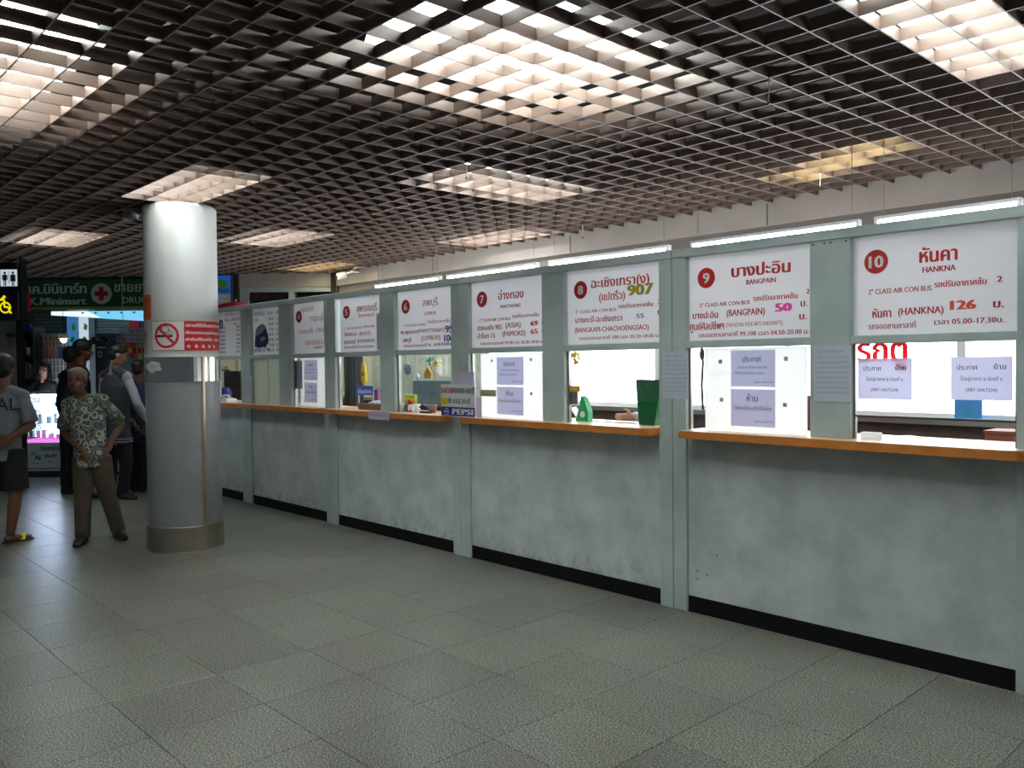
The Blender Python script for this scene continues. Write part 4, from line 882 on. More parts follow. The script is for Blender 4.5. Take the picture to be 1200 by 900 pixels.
mb.add([(x * W2, -.003, z * H2) for x, z in ((0, .35), (.25, .4), (.45, .62), (.42, .95), (.52, .95), (.58, .6), (.35, .28), (0, .22))], [tuple(range(8))]); mb.build('swirl', 'white', t2)
# shop walls and lintel (setting)
sh = fstruct('wall_shop', 15.2)
MB().box(-11.5, -4.2, 0, .2, 0, 3.5).build('back_wall', 'shopwall', sh) if mat('shopwall', (96, 104, 108), .8, var=.25, scale=2) else None
MB().box(-11.5, -4.6, -2.35, -2.2, 2.9, 3.5).build('lintel', 'dkgrey', sh)
# shutters behind: ribbed grey-green, two
mat('shutter', (112, 134, 128), .5)
for (u0, u1, v0, v1, f, lb) in ((40, 78, 367, 392, 14.2, 'grey green roller shutter left of the blue pillar'), (103, 152, 370, 390, 14.2, 'grey green roller shutter right of the white pillar')):
    x0, z1 = fl(u0, v0, f); x1, z0 = fl(u1, v1, f); t = thing('roller_shutter', lb, 'shutter', tuple(FL(f, x0, z0)), RZ); n = 6
    for k in range(n):
        o = MB().bbox(0, x1 - x0, 0, .03, k * (z1 - z0) / n, (k + .85) * (z1 - z0) / n, .006).build('slat', 'shutter', t)
    MB().box(-.02, x1 - x0 + .02, .04, .08, 0, z1 - z0).build('backing', 'dkgrey', t)
x0, z1 = fl(60, 365, 13.5); x1, z0 = fl(176, 376.5, 13.5); zm = fl(60, 369.5, 13.5)[1]
t = thing('shop_banner', 'pale blue and white lit banner under the green shop sign', 'banner', tuple(FL(13.5, x0, 0)), RZ)
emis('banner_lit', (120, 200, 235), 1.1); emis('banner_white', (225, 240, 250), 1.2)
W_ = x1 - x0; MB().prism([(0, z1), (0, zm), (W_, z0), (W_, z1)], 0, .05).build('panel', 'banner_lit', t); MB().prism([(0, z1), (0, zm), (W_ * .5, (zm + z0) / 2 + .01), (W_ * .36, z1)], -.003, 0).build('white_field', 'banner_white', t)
mb = MB()
for k in range(5): mb.prism([(W_ * (.3 + .13 * k), z1 - .02), (W_ * (.32 + .13 * k), z1 - .05), (W_ * (.34 + .13 * k), z1 - .015)], -.006, -.003)
mb.build('leaf_print', 'teal', t)['kind'] = 'stuff'
x0, _ = fl(151, 380, 13.7); x1, _ = fl(163, 380, 13.7); z1 = fl(151, 375, 13.7)[1]; z0 = fl(151, 386, 13.7)[1]
solo(MB().box(0, x1 - x0, 0, .05, 0, z1 - z0), 'red_panel', 'signred', 'dark red panel under the right end of the blue banner', 'panel', tuple(FL(13.7, x0, z0)), RZ)
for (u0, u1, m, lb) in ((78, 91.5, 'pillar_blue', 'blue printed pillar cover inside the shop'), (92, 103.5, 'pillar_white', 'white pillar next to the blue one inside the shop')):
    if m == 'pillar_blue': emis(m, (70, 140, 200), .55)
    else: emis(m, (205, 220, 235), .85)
    x0, z1 = fl(u0, 367, 13.9); x1 = fl(u1, 367, 13.9)[0]; t = thing('pillar', lb, 'pillar', tuple(FL(13.9, x0, 0)), RZ)
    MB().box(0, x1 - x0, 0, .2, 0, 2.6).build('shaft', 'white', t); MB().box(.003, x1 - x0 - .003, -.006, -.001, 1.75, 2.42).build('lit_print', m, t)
    mb = MB(); mb.prism([(.05, 2.0), (.10, 1.97), (.13, 2.05), (.08, 2.08)], -.01, -.006); mb.prism([(.08, 2.2), (.13, 2.17), (.15, 2.25), (.1, 2.3)], -.01, -.006); mb.build('leaf_print', 'leafgreen', t)['kind'] = 'stuff'
# tie wall and shelves on the left of the shop
x0, z1 = fl(18, 385, 13.0); x1 = fl(39, 385, 13.0)[0]
t = thing('shelf_unit', 'crowded dark shelf unit at the left of the shop', 'shelf', tuple(FL(13.0, x0, 0)), RZ)
MB().box(0, x1 - x0, .3, .33, 0, 2.2).build('back_panel', 'dkgrey', t)
for k in range(6): MB().box(0, x1 - x0, 0, .3, .3 + k * .36, .32 + k * .36).build('shelf', 'brown', t)
for q in (0, x1 - x0 - .02): MB().box(q, q + .02, -.003, .3, 0, 2.2).build('side_panel', 'dkgrey', t)
random.seed(21); W_ = x1 - x0; kk = 0
for k in range(2, 6):
    q = .03
    while q < W_ - .06:
        ww = random.uniform(.04, .08); hh = random.uniform(.12, .26); m = random.choice(['green', 'teal', 'white', 'redbrown', 'greyplastic', 'chart_dark', 'blue'])
        if q + ww > W_ - .03: break
        o = MB().bbox(0, ww, 0, .08, 0, hh, .008).build('carton', m); o.location = FL(13.06, x0 + q, .321 + k * .36); o.rotation_euler = (0, 0, RZ); kk += 1
        cn_ = {'green': 'green', 'teal': 'teal', 'white': 'white', 'redbrown': 'brown', 'greyplastic': 'grey', 'chart_dark': 'olive', 'blue': 'blue'}[m]; nn_ = int((q - .03) / .07)
        tag(o, '%s carton, %s from the left on the %s shelf at the left of the shop' % (cn_, ('first', 'second', 'third', 'fourth', 'fifth', 'sixth')[nn_], ('', '', 'third', 'fourth', 'fifth', 'top')[k]), 'carton', 'cartons on the shop shelf unit'); q += ww + .012
# wire grid wall with hanging handbags
x0, z1 = fl(43, 392, 13.2); x1, z0 = fl(79, 452, 13.2); W_ = x1 - x0
t = thing('wire_grid', 'pale wire display grid behind the hanging handbags', 'display grid', tuple(FL(13.2, x0, 0)), RZ); mb = MB()
for k in range(9): q = W_ * k / 8; mb.box(q - .004, q + .004, 0, .008, z0, z1)
for k in range(9): q = z0 + (z1 - z0) * k / 8; mb.box(0, W_, -.008, 0, q - .004, q + .004)
mb.build('wire', 'white', t)['kind'] = 'stuff'; MB().box(0, W_, .03, .05, z0, z1).build('back_panel', 'ivory_dim', t) if mat('ivory_dim', (150, 146, 132), .7) else None
for k, (u, m) in enumerate(((47, 'navy'), (53, 'mauve'), (59.5, 'redbrown'), (66, 'slate'), (72.5, 'navy'))):
    mat('navy', (44, 46, 92), .6); mat('mauve', (120, 84, 96), .6); mat('slate', (84, 86, 120), .6)
    xx, zt = fl(u, 406, 13.05); zb = fl(u, 420, 13.05)[1]
    t = thing('handbag', ('navy', 'mauve', 'brown', 'slate blue', 'dark navy')[k] + ' handbag hanging on the shop wire grid, ' + ('leftmost', 'second from left', 'third from left', 'fourth from left', 'rightmost')[k], 'bag', tuple(FL(13.05, xx, zb)), RZ, 'handbags hanging in the shop'); hh = zt - zb
    MB().prism([(-.038, 0), (.038, 0), (.035, hh), (-.035, hh)], -.02, .02).build('body', m, t); MB().tube([(-.03, 0, hh), (-.022, 0, hh + .10), (0, 0, hh + .15), (.022, 0, hh + .10), (.03, 0, hh)], .005, 6).build('strap', 'black', t)
p = FL(12.95, *fl(74.5, 398, 12.95)); t = thing('shop_lamp', 'small warm glowing lamp above the hanging handbags', 'lamp', tuple(p), RZ); MB().ell((0, 0, 0), (.045, .045, .05), 12, 8).build('bulb', 'bulb', t); MB().lathe([(.02, .06), (.08, .02), (.075, .015), (.015, .055)], seg=16).build('shade', 'white', t); MB().cyl((0, 0, .05), (0, 0, .5), .004, seg=5).build('cord', 'black', t)
# snack bags hanging right
for k, (u, v0, v1, m) in enumerate(((148, 401, 412, 'orange'), (153, 401, 420, 'snackred'), (158, 402, 420, 'orange'), (164, 401, 421, 'snackyellow'), (170, 402, 420, 'snackyellow'), (144, 402, 410, 'snackyellow'))):
    mat('snackred', (225, 60, 30), .35); mat('snackyellow', (235, 205, 30), .35)
    xx, zt = fl(u, v0, 12.2); zb = fl(u, v1, 12.2)[1]; hh = zt - zb
    t = thing('snack_bag', '%s snack bag hanging near the column, %s' % (('orange', 'red', 'orange', 'yellow', 'yellow', 'yellow')[k], ('shortest orange one', 'beside the caps', 'between red and yellow ones', 'left of the column edge', 'touching the column edge', 'small one below the wire basket')[k]), 'snack bag', tuple(FL(12.2, xx, zb)), RZ, 'snack bags hanging by the shop')
    MB().tube([(0, 0, 0), (0, 0, hh * .1), (0, 0, hh * .5), (0, 0, hh * .9), (0, 0, hh)], [(.027, .003), (.026, .012), (.028, .02), (.026, .012), (.027, .003)], 10, side=(1, 0, 0)).build('pouch', m, t); MB().box(-.022, .022, -.022, -.018, hh * .35, hh * .65).build('label', 'red' if m != 'snackred' else 'yellow', t)
x0, z1 = fl(137, 385, 12.3); x1, z0 = fl(166, 400, 12.3); W_ = x1 - x0; H_ = z1 - z0
t = thing('wire_basket', 'white wire basket rack above the snack bags', 'rack', tuple(FL(12.3, x0, z0)), RZ); mb = MB()
for yy in (0, .3):
    for k in range(7): mb.box(W_ * k / 6 - .004, W_ * k / 6 + .004, yy, yy + .008, 0, H_)
    for k in range(4): mb.box(0, W_, yy, yy + .008, H_ * k / 3 - .004, H_ * k / 3 + .004)
mb.build('wire', 'white', t)['kind'] = 'stuff'; mb = MB(); mb.cyl((.02, .15, H_), (.02, .15, 2.9 - z0), .004, seg=5); mb.cyl((W_ - .02, .15, H_), (W_ - .02, .15, 2.9 - z0), .004, seg=5); mb.build('hanger', 'white', t)
for k, (u, v) in enumerate(((111, 399), (121.5, 397), (132, 402))):
    xx, zz = fl(u, v, 12.6); t = thing('cap', 'dark cap hanging in the shop, %s' % ('nearest the tall man', 'middle one above the white tag', 'above the varsity jacket')[k], 'cap', tuple(FL(12.6, xx, zz)), RZ, 'caps hanging in the shop')
    MB().ell((0, 0, 0), (.06, .08, .06), 14, 9).build('crown', 'black', t, smooth=True); MB().tube([(-.05, -.10, -.02), (0, -.14, -.03), (.05, -.10, -.02)], [(.01, .03)] * 3, 8).build('brim', 'black', t); MB().ell((0, -.085, .02), (.012, .012, .012), 8, 6).build('badge', 'greyplastic', t)
xx, zz = fl(116, 408, 12.5); t = solo(MB().bbox(0, .13, 0, .03, 0, .02, .004), 'price_rail', 'white', 'white price strip under the hanging caps', 'price strip', tuple(FL(12.5, xx - .04, zz)), RZ)
xx, zz = fl(117, 417, 12.5); t = thing('price_card', 'pale card hanging below the white price strip', 'card', tuple(FL(12.5, xx, zz)), RZ); MB().box(-.03, .03, 0, .003, -.02, .07).build('card', 'paper_blue', t); MB().box(-.015, .015, -.002, 0, 0, .04).build('print', 'dkgrey', t)
# lit display case for phone charging
f = 12.0; x0 = fl(27, 520, f)[0]; x1 = fl(80, 520, f)[0]; W_ = x1 - x0
t = thing('display_case', 'white glass topped display case glowing bluish beside the old man', 'display case', tuple(FL(f, x0, 0)), RZ)
MB().bbox(0, W_, 0, .5, .09, .50, .01).build('cabinet', 'casewhite', t) if mat('casewhite', (206, 220, 222), .4) else None
MB().box(.04, W_ - .04, .03, .47, 0, .09).build('plinth', 'dkgrey', t)
MB().box(-.005, W_ + .005, -.012, 0, .12, .135).build('trim', 'greyplastic', t)
MB().box(.01, W_ - .01, .012, .48, .50, .54).build('pink_trim', 'pinklit', t) if emis('pinklit', (240, 120, 225), 1.3) else None
MB().box(.01, W_ - .01, .46, .48, .54, 1.20).build('added_glow_panel', 'case_glow', t)  # glowing panel added to brighten the case and its reflection on the floor
for q in (.0, W_ - .015): MB().box(q, q + .015, .0, .48, .54, 1.20).build('side_glass', 'glass', t)
MB().box(.015, W_ - .015, .0, .006, .54, 1.18).build('front_glass', 'glass', t)
MB().bbox(-.01, W_ + .01, -.01, .50, 1.19, 1.215, .004).build('top', 'casewhite', t)
MB().cyl((.03, .06, 1.165), (W_ - .03, .06, 1.165), .014, seg=8).build('tube', 'tube_case', t); MB().cyl((.03, .06, .99), (W_ - .03, .06, .99), .010, seg=8).build('tube', 'tube_case', t)
for zz in (.76, .97): MB().box(.015, W_ - .015, .05, .45, zz, zz + .008).build('shelf', 'casewhite', t)
random.seed(5)
for zz, nn in ((.54, 7), (.768, 7), (.978, 6)):
    for k in range(nn):
        q = .04 + k * (W_ - .14) / (nn - 1); o = MB().bbox(0, random.uniform(.04, .065), 0, .05, 0, random.uniform(.04, .13), .004).build('phone_box', random.choice(['white', 'white', 'paper_blue', 'poster_blue', 'white', 'pinkpaper'])); o.location = FL(f + random.uniform(.14, .28), x0 + q, zz + .001); o.rotation_euler = (0, 0, RZ)
        tag(o, 'small box, %s from the left, on the %s shelf of the glowing display case' % (('first', 'second', 'third', 'fourth', 'fifth', 'sixth', 'seventh')[k], 'bottom' if zz < .6 else 'middle' if zz < .9 else 'top'), 'box', 'boxes inside the display case')
mat('caseink', (36, 48, 70), .6)
letter(t, [('รับชาร์จ', W_ * .38, W_ * .80, .385, .085, 'caseink', .003), ('แบต', W_ * .48, W_ * .74, .285, .075, 'caseink', .003), ('AI', W_ * .24, W_ * .38, .25, .10, 'caseink', .004), ('โทร', W_ * .54, W_ * .64, .22, .03, 'caseink', .001)], y=-.002)
mb = MB(); mb.add([(W_ * a, -.002, b) for a, b in ((.14, .30), (.2, .36), (.30, .39), (.24, .33))], [(0, 1, 2, 3)]); mb.build('leaf_print', 'leafgreen', t)['kind'] = 'stuff'; MB().box(W_ * .16, W_ * .46, -.002, 0, .20, .206).build('rule', 'greyplastic', t)
# second white counter behind the people, green base
xx = fl(150, 560, 12.2)[0]; t = thing('shop_counter', 'white shop counter with a green side behind the crowd', 'counter', tuple(FL(12.2, fl(91, 560, 12.2)[0], 0)), RZ)
W_ = xx - fl(91, 560, 12.2)[0] + .35; MB().bbox(0, W_, 0, .5, .25, 1.0, .01).build('body', 'greendim', t) if mat('greendim', (60, 130, 90), .5) else None
MB().box(0, W_, .02, .5, .04, .25).build('base', 'casewhite', t); MB().bbox(-.02, W_ + .02, -.03, .52, 1.0, 1.03, .006).build('top', 'casewhite', t); MB().box(0, W_, .05, .48, 0, .04).build('plinth', 'black', t)
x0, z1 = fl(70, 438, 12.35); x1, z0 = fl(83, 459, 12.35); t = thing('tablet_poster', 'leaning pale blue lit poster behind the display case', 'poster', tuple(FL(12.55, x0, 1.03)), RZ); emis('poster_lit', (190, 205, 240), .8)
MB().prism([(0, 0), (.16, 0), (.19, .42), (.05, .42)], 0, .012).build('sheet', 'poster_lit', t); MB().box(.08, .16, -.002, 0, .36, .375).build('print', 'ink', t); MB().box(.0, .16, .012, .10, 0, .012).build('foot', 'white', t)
# unseen battens added behind the sign to light the shop goods
emis('shop_fill_tube', (220, 235, 255), 9)
for k, la in enumerate((-6.6, -5.2)):
    t = thing('batten_light', 'added fluorescent batten hidden in the shop behind the green sign, ' + ('left one' if k == 0 else 'right one'), 'ceiling light', tuple(FL(13.1, la, 2.78)), RZ, 'added batten lights in the shop')
    MB().box(-.5, .5, -.03, .03, .02, .05).build('housing', 'housing', t); MB().cyl((-.48, 0, 0), (.48, 0, 0), .014, seg=8).build('tube', 'shop_fill_tube', t)
    for q in (-.4, .4): MB().cyl((q, 0, .05), (q, 0, .72), .004, seg=5).build('hanger', 'steel', t)
# restroom sign boxes hanging at the left edge
f = 10.5; x0, z1 = fl(-30, 308, f); x1, z0 = fl(22, 374, f); x2 = fl(32, 374, f)[0] - .20
t = thing('restroom_sign', 'black hanging sign box with restroom and wheelchair symbols', 'sign', tuple(FL(f, x0, z0)), RZ); W_ = x1 - x0; H_ = z1 - z0
MB().bbox(0, W_, 0, .17, H_ * .52, H_, .005).build('upper_box', 'black', t); MB().bbox(0, W_, 0, .17, 0, H_ * .51, .005).build('lower_box', 'black', t)
MB().box(W_ + .002, W_ + .02, .03, .16, -.05, 2.92 - z0).build('post', 'black', t)
def ru(u): return fl(u, 340, f)[0] - x0
def rz(v): return fl(0, v, f)[1] - z0
emis('sign_lit', (215, 228, 235), .75); emis('sign_yellow', (250, 235, 20), .9)
MB().box(ru(1), ru(20.5), -.004, 0, rz(335.5), rz(316)).build('white_panel', 'sign_lit', t)
mb = MB()
for c, dress in ((ru(6.3), 1), (ru(15.8), 0)):
    zt = rz(318.5); disc(mb, c, zt - .015, .016, -.006, 12)
    mb.box(c - .022, c + .022, -.008, -.005, zt - .11, zt - .035); mb.box(c - .015, c - .004, -.008, -.005, zt - .175, zt - .11); mb.box(c + .004, c + .015, -.008, -.005, zt - .175, zt - .11)
    mb.box(c - .034, c - .025, -.008, -.005, zt - .10, zt - .04); mb.box(c + .025, c + .034, -.008, -.005, zt - .10, zt - .04)
    if not dress: mb.prism([(c - .038, zt - .12), (c + .038, zt - .12), (c, zt - .04)], -.008, -.005)
mb.build('pictogram', 'blue', t)['kind'] = 'stuff'; MB().box(ru(10.8), ru(11.2), -.007, -.004, rz(333), rz(318)).build('divider', 'greyplastic', t)
mb = MB(); disc(mb, ru(6), rz(360.5), .072, -.006, 28, r0=.052); cxw = ru(5)
for pts in ([(cxw - .03, rz(349)), (cxw, rz(352)), (cxw + .0, rz(360)), (cxw + .05, rz(360)), (cxw + .07, rz(367)), (cxw + .09, rz(366))],):
    for i in range(len(pts) - 1):
        a, b = Vector(pts[i]), Vector(pts[i + 1]); d = (b - a).normalized(); n_ = Vector((-d.y, d.x)) * .011
        mb.add([(a.x + n_.x, -.008, a.y + n_.y), (a.x - n_.x, -.008, a.y - n_.y), (b.x - n_.x, -.008, b.y - n_.y), (b.x + n_.x, -.008, b.y + n_.y)], [(0, 1, 2, 3)])
disc(mb, cxw, rz(350) + .02, .02, -.008, 12); mb.box(ru(-6), ru(3), -.008, -.005, rz(352.5), rz(350)); mb.build('wheelchair_symbol', 'sign_yellow', t)
# pale advertising stand with a dark portrait under it
f = 10.9; x0, z1 = fl(-25, 377, f); x1 = fl(18, 377, f)[0]
t = thing('advertising_stand', 'tall grey advertising panel with a portrait at the left edge', 'poster', tuple(FL(f, x0, 0)), RZ); W_ = x1 - x0
MB().bbox(0, W_, 0, .06, .1, z1, .005).build('panel', 'adgrey', t) if mat('adgrey', (120, 124, 128), .5, var=.2, scale=6) else None
MB().box(0, W_, -.03, .12, 0, .1).build('foot', 'dkgrey', t); MB().box(W_ + .003, W_ + .07, 0, .08, 0, z1 + .05).build('post', 'black', t)
def au(u): return fl(u, 400, f)[0] - x0
def av(v): return fl(0, v, f)[1]
mat('skin_dim', (120, 98, 84), .7)
mb = MB(); mb.add([(au(12) + .052 * math.cos(k), -.002, av(403) + .085 * math.sin(k)) for k in [2 * PI * j / 16 for j in range(16)]], [tuple(range(16))]); mb.build('portrait_print', 'skin_dim', t)
MB().box(au(7), au(17), -.003, 0, av(395), av(391)).build('portrait_print', 'dkgrey', t); MB().prism([(au(5), .9), (au(18), .9), (au(17), av(412)), (au(7), av(412))], -.002, 0).build('portrait_print', 'greyplastic', t)
# ------------------------------------------------------------------ people
mat('skin', (104, 66, 46), .55, var=.08, scale=14); mat('skin_light', (176, 130, 108), .55, var=.06, scale=14)
mat('hair_black', (14, 12, 12), .55, bump=.6, bscale=90); mat('hair_grey', (122, 114, 102), .7, var=.35, scale=30, bump=.6, bscale=90)
mat('eye', (120, 110, 104), .5); mat('lip', (96, 52, 44), .6)
mat('trouser_brown', (78, 68, 54), .85, var=.12, scale=10, bump=.4, bscale=14); mat('shoe_black', (24, 22, 22), .5); mat('cloth_black', (16, 16, 19), .85, bump=.4, bscale=14)
mat('tee_grey', (120, 124, 130), .85, var=.06, scale=6, bump=.4, bscale=12); mat('vest_grey', (58, 62, 74), .85, bump=.4, bscale=14); mat('sleeve_pale', (170, 172, 182), .85, bump=.5, bscale=12)
mat('navy_cloth', (34, 44, 74), .85, bump=.4, bscale=14); mat('stripe', (150, 140, 148), .8)
def ringshirt():
    m = mat('ring_shirt', (72, 78, 74), .85); nt = m.node_tree; L = nt.links.new; b = nt.nodes['Principled BSDF']
    tc = nt.nodes.new('ShaderNodeTexCoord'); v = nt.nodes.new('ShaderNodeTexVoronoi'); v.inputs['Scale'].default_value = 12.5; v.inputs['Randomness'].default_value = .75
    nz = nt.nodes.new('ShaderNodeTexNoise'); nz.inputs['Scale'].default_value = 9; ad = nt.nodes.new('ShaderNodeVectorMath'); ad.operation = 'MULTIPLY_ADD'; ad.inputs[1].default_value = (.05, .05, .05)
    L(tc.outputs['Object'], nz.inputs['Vector']); L(nz.outputs['Color'], ad.inputs[0]); L(tc.outputs['Object'], ad.inputs[2]); L(ad.outputs[0], v.inputs['Vector'])
    r = nt.nodes.new('ShaderNodeValToRGB'); e = r.color_ramp.elements; base = (*srgb((74, 80, 76)), 1); pale = (*srgb((166, 168, 156)), 1)
    e[0].position = 0; e[0].color = (*srgb((120, 124, 114)), 1); e[1].position = 1; e[1].color = base
    for p, c in ((.08, base), (.24, base), (.28, pale), (.42, pale), (.47, base), (.60, base), (.64, pale), (.70, base)): k = e.new(p); k.color = c
    L(v.outputs['Distance'], r.inputs[0]); L(r.outputs[0], b.inputs['Base Color'])
ringshirt()
def remesh(mb, voxel, name, m, parent, smooth=4):
    me = bpy.data.meshes.new(name + '_src'); me.from_pydata(mb.v, [], mb.f); me.update()
    o = bpy.data.objects.new(name + '_src', me); COL.objects.link(o)
    md = o.modifiers.new('r', 'REMESH'); md.mode = 'VOXEL'; md.voxel_size = voxel; md.use_smooth_shade = True
    if smooth: s = o.modifiers.new('s', 'SMOOTH'); s.iterations = smooth; s.factor = .5
    dg = bpy.context.evaluated_depsgraph_get(); m2 = bpy.data.meshes.new_from_object(o.evaluated_get(dg)); m2.name = name
    bpy.data.objects.remove(o); bpy.data.meshes.remove(me)
    m2.materials.clear(); m2.materials.append(M[m]); m2.polygons.foreach_set('use_smooth', [True] * len(m2.polygons))
    q = bpy.data.objects.new(name, m2); COL.objects.link(q); q.parent = parent; return q
def hand(mb, wr, tip, nrm, side, k=1.0, curl=.5, lefty=1):
    """palm, four bent fingers and a thumb; nrm = palm normal (towards curl), side = towards the thumb"""
    d = (tip - wr).normalized(); nrm = (nrm - d * nrm.dot(d)).normalized(); side = d.cross(nrm).normalized() * lefty
    kn = wr + d * .085 * k
    mb.tube([wr - d * .01, wr + d * .02 * k, wr + d * .055 * k, kn + d * .006], [(.022 * k, .019 * k), (.030 * k, .017 * k), (.038 * k, .016 * k), (.036 * k, .013 * k)], 10, side=side)
    for i, (o_, ln) in enumerate(((.028, .068), (.010, .076), (-.009, .070), (-.027, .055))):
        p0 = kn + side * o_ * k - d * .008; c1 = curl * (.5 + .1 * i); a1 = d * math.cos(c1) + nrm * math.sin(c1); a2 = d * math.cos(c1 * 2.2) + nrm * math.sin(c1 * 2.2); a3 = d * math.cos(c1 * 3) + nrm * math.sin(c1 * 3)
        p1 = p0 + a1 * ln * .45 * k; p2 = p1 + a2 * ln * .32 * k; p3 = p2 + a3 * ln * .28 * k
        mb.tube([p0, p1, p2, p3], [.0092 * k, .0088 * k, .0080 * k, .0068 * k], 8)
    t0 = wr + d * .022 * k + side * .024 * k; t1 = t0 + (d * .5 + side * .75 + nrm * .25).normalized() * .038 * k; t2 = t1 + (d * .85 + side * .3 + nrm * .35).normalized() * .03 * k
    mb.tube([t0, t1, t2], [.012 * k, .0105 * k, .008 * k], 8)
def person(label, J, face, k=1.0, skin='skin', hair='hair_black', hairstyle='short', top=('cloth_black', 'short'), bottom=('cloth_black', 'long'), shoes='shoe_black', hands=True, back_text=None, tilt=0, sleeve_m=None, hemz=None, seated=False, group=None):
    g = (J['ta'] + J['tb']) / 2; base = Vector((g.x, g.y, 0)); J = {q: v - base for q, v in J.items()}
    r = thing('person', label, 'person', tuple(base), 0, group)
    face = face.normalized(); U = Vector((0, 0, 1)); sd = (J['sb'] - J['sa']).normalized()
    # head frame
    hu = (U + face * tilt).normalized(); hf = (face - hu * face.dot(hu)).normalized(); hr = hf.cross(hu)
    M3 = Matrix((hr, hf, hu)).transposed(); H = J['head']
    def hp(x, y, z): return H + M3 @ Vector((x * k, y * k, z * k))
    b = MB()
    b.ell(hp(0, -.008, .03), (.076 * k, .092 * k, .088 * k), 18, 12, M3); b.ell(hp(0, .012, -.035), (.060 * k, .070 * k, .078 * k), 16, 10, M3); b.ell(hp(0, .035, -.085), (.036 * k, .035 * k, .026 * k), 12, 8, M3)
    b.tube([hp(0, .078, .015), hp(0, .098, -.022), hp(0, .085, -.038)], [.008 * k, .014 * k, .010 * k], 8)
    for q in (-1, 1): b.ell(hp(q * .077, -.005, -.002), (.009 * k, .018 * k, .030 * k), 10, 7, M3); b.ell(hp(q * .035, .066, .028), (.022 * k, .012 * k, .008 * k), 10, 6, M3); b.ell(hp(q * .04, .052, -.03), (.022 * k, .02 * k, .02 * k), 10, 7, M3)
    chest_f = sd.cross(U); chest_f = chest_f if chest_f.dot(face) > -.3 else -chest_f
    msh = (J['sa'] + J['sb']) / 2; mh = (J['ha'] + J['hb']) / 2; sw = (J['sb'] - J['sa']).length / 2; up_ = (msh - mh)
    def sp(t): return mh + up_ * t
    TS_ = [(-.10, sw * .72, .085), (0, sw * .88, .105), (.35, sw * .80, .095), (.62, sw * .92, .11), (.85, sw * .88, .105), (1.0, sw * .70, .07), (1.08, .06, .05)]
    b.tube([sp(t) for t, _, _ in TS_], [(max(a, .05), c * k) for _, a, c in TS_], 16, side=sd)
    b.tube([sp(.95), J['neck'], hp(0, -.015, -.06)], [.072 * k, .056 * k, .053 * k], 12)
    for s in ('sa', 'sb'): b.tube([J[s], J[s] * .5 + J['neck'] * .5 + U * .0, J['neck'] + U * .01], [.048 * k, .046 * k, .036 * k], 10)
    for s, e, w_, hd in (('sa', 'ea', 'wa', 'fa'), ('sb', 'eb', 'wb', 'fb')):
        b.tube([J[s] - (J[s] - msh).normalized() * .02, J[s] * .6 + J[e] * .4, J[e]], [.048 * k, .044 * k, .036 * k], 10); b.tube([J[e], J[e] * .65 + J[w_] * .35, J[w_]], [.037 * k, .038 * k, .025 * k], 10)
        b.ell(J[s], (.052 * k,) * 3, 10, 7); b.ell(J[e], (.037 * k,) * 3, 10, 7)
        if hands: hand(b, J[w_], J[hd], J.get(hd + 'n', -base * 0 + chest_f) if isinstance(J.get(hd + 'n'), Vector) else -chest_f * -1, None, k, .5, 1 if s == 'sa' else -1)
        else: b.tube([J[w_], J[hd]], [.025 * k, .02 * k], 8)
    for h_, kn, an, to in (('ha', 'ka', 'aa', 'ta'), ('hb', 'kb', 'ab', 'tb')):
        b.tube([J[h_] + U * .03, J[h_] * .5 + J[kn] * .5, J[kn]], [.088 * k, .074 * k, .054 * k], 12); b.tube([J[kn], J[kn] * .65 + J[an] * .35, J[an]], [.054 * k, .056 * k, .036 * k], 12)
        td = J[to] - J[an]; td.z = 0; td.normalize(); hl = Vector((J[an].x, J[an].y, .03)) - td * .05
        b.tube([hl, hl + td * .06 + U * .012, hl + td * .15, hl + td * .235 * k], [(.030, .028), (.034, .034), (.040, .024), (.030, .016)], 10, side=td.cross(U))
    remesh(b, .0085, 'body', skin, r, 3)
    # eyes, brows and mouth
    if face.dot(-FW) > -.2:
        e = MB(); p_ = MB(); m_ = MB(); br = MB()
        for q in (-1, 1): e.ell(hp(q * .030, .071, .008), (.012 * k, .008 * k, .0055 * k), 10, 7, M3); p_.ell(hp(q * .030, .0775, .008), (.006 * k, .004 * k, .006 * k), 8, 6, M3); br.tube([hp(q * .015, .082, .030), hp(q * .032, .080, .036), hp(q * .050, .070, .030)], .0042 * k, 6)
        m_.tube([hp(-.024, .070, -.062), hp(0, .080, -.060), hp(.024, .070, -.062)], .005 * k, 6)
        ey = e.build('eye', 'eye', r, True); p_.build('pupil', 'black', ey, True); m_.build('mouth', 'lip', r, True); br.build('brow', 'hair_black' if hair == 'hair_black' else 'brown', r, True)
    hm = MB()
    if hairstyle == 'short': hm.ell(hp(0, -.018, .058), (.084 * k, .094 * k, .078 * k), 18, 12, M3); hm.ell(hp(0, -.045, .0), (.072 * k, .062 * k, .075 * k), 14, 10, M3); hm.ell(hp(0, .03, .098), (.062 * k, .055 * k, .032 * k), 12, 8, M3)
    elif hairstyle == 'thin': hm.ell(hp(0, -.016, .062), (.083 * k, .088 * k, .070 * k), 18, 12, M3); hm.ell(hp(.02, .045, .088), (.055 * k, .035 * k, .022 * k), 12, 8, M3); hm.ell(hp(0, -.048, .0), (.070 * k, .056 * k, .070 * k), 14, 10, M3); hm.ell(hp(-.072, -.01, .03), (.010 * k, .03 * k, .04 * k), 10, 7, M3); hm.ell(hp(.072, -.01, .03), (.010 * k, .03 * k, .04 * k), 10, 7, M3)
    elif hairstyle == 'full': hm.ell(hp(0, -.015, .065), (.098 * k, .108 * k, .092 * k), 18, 12, M3); hm.ell(hp(0, -.05, .01), (.086 * k, .07 * k, .085 * k), 14, 10, M3); hm.ell(hp(0, .05, .10), (.07 * k, .055 * k, .04 * k), 12, 8, M3)
    else:
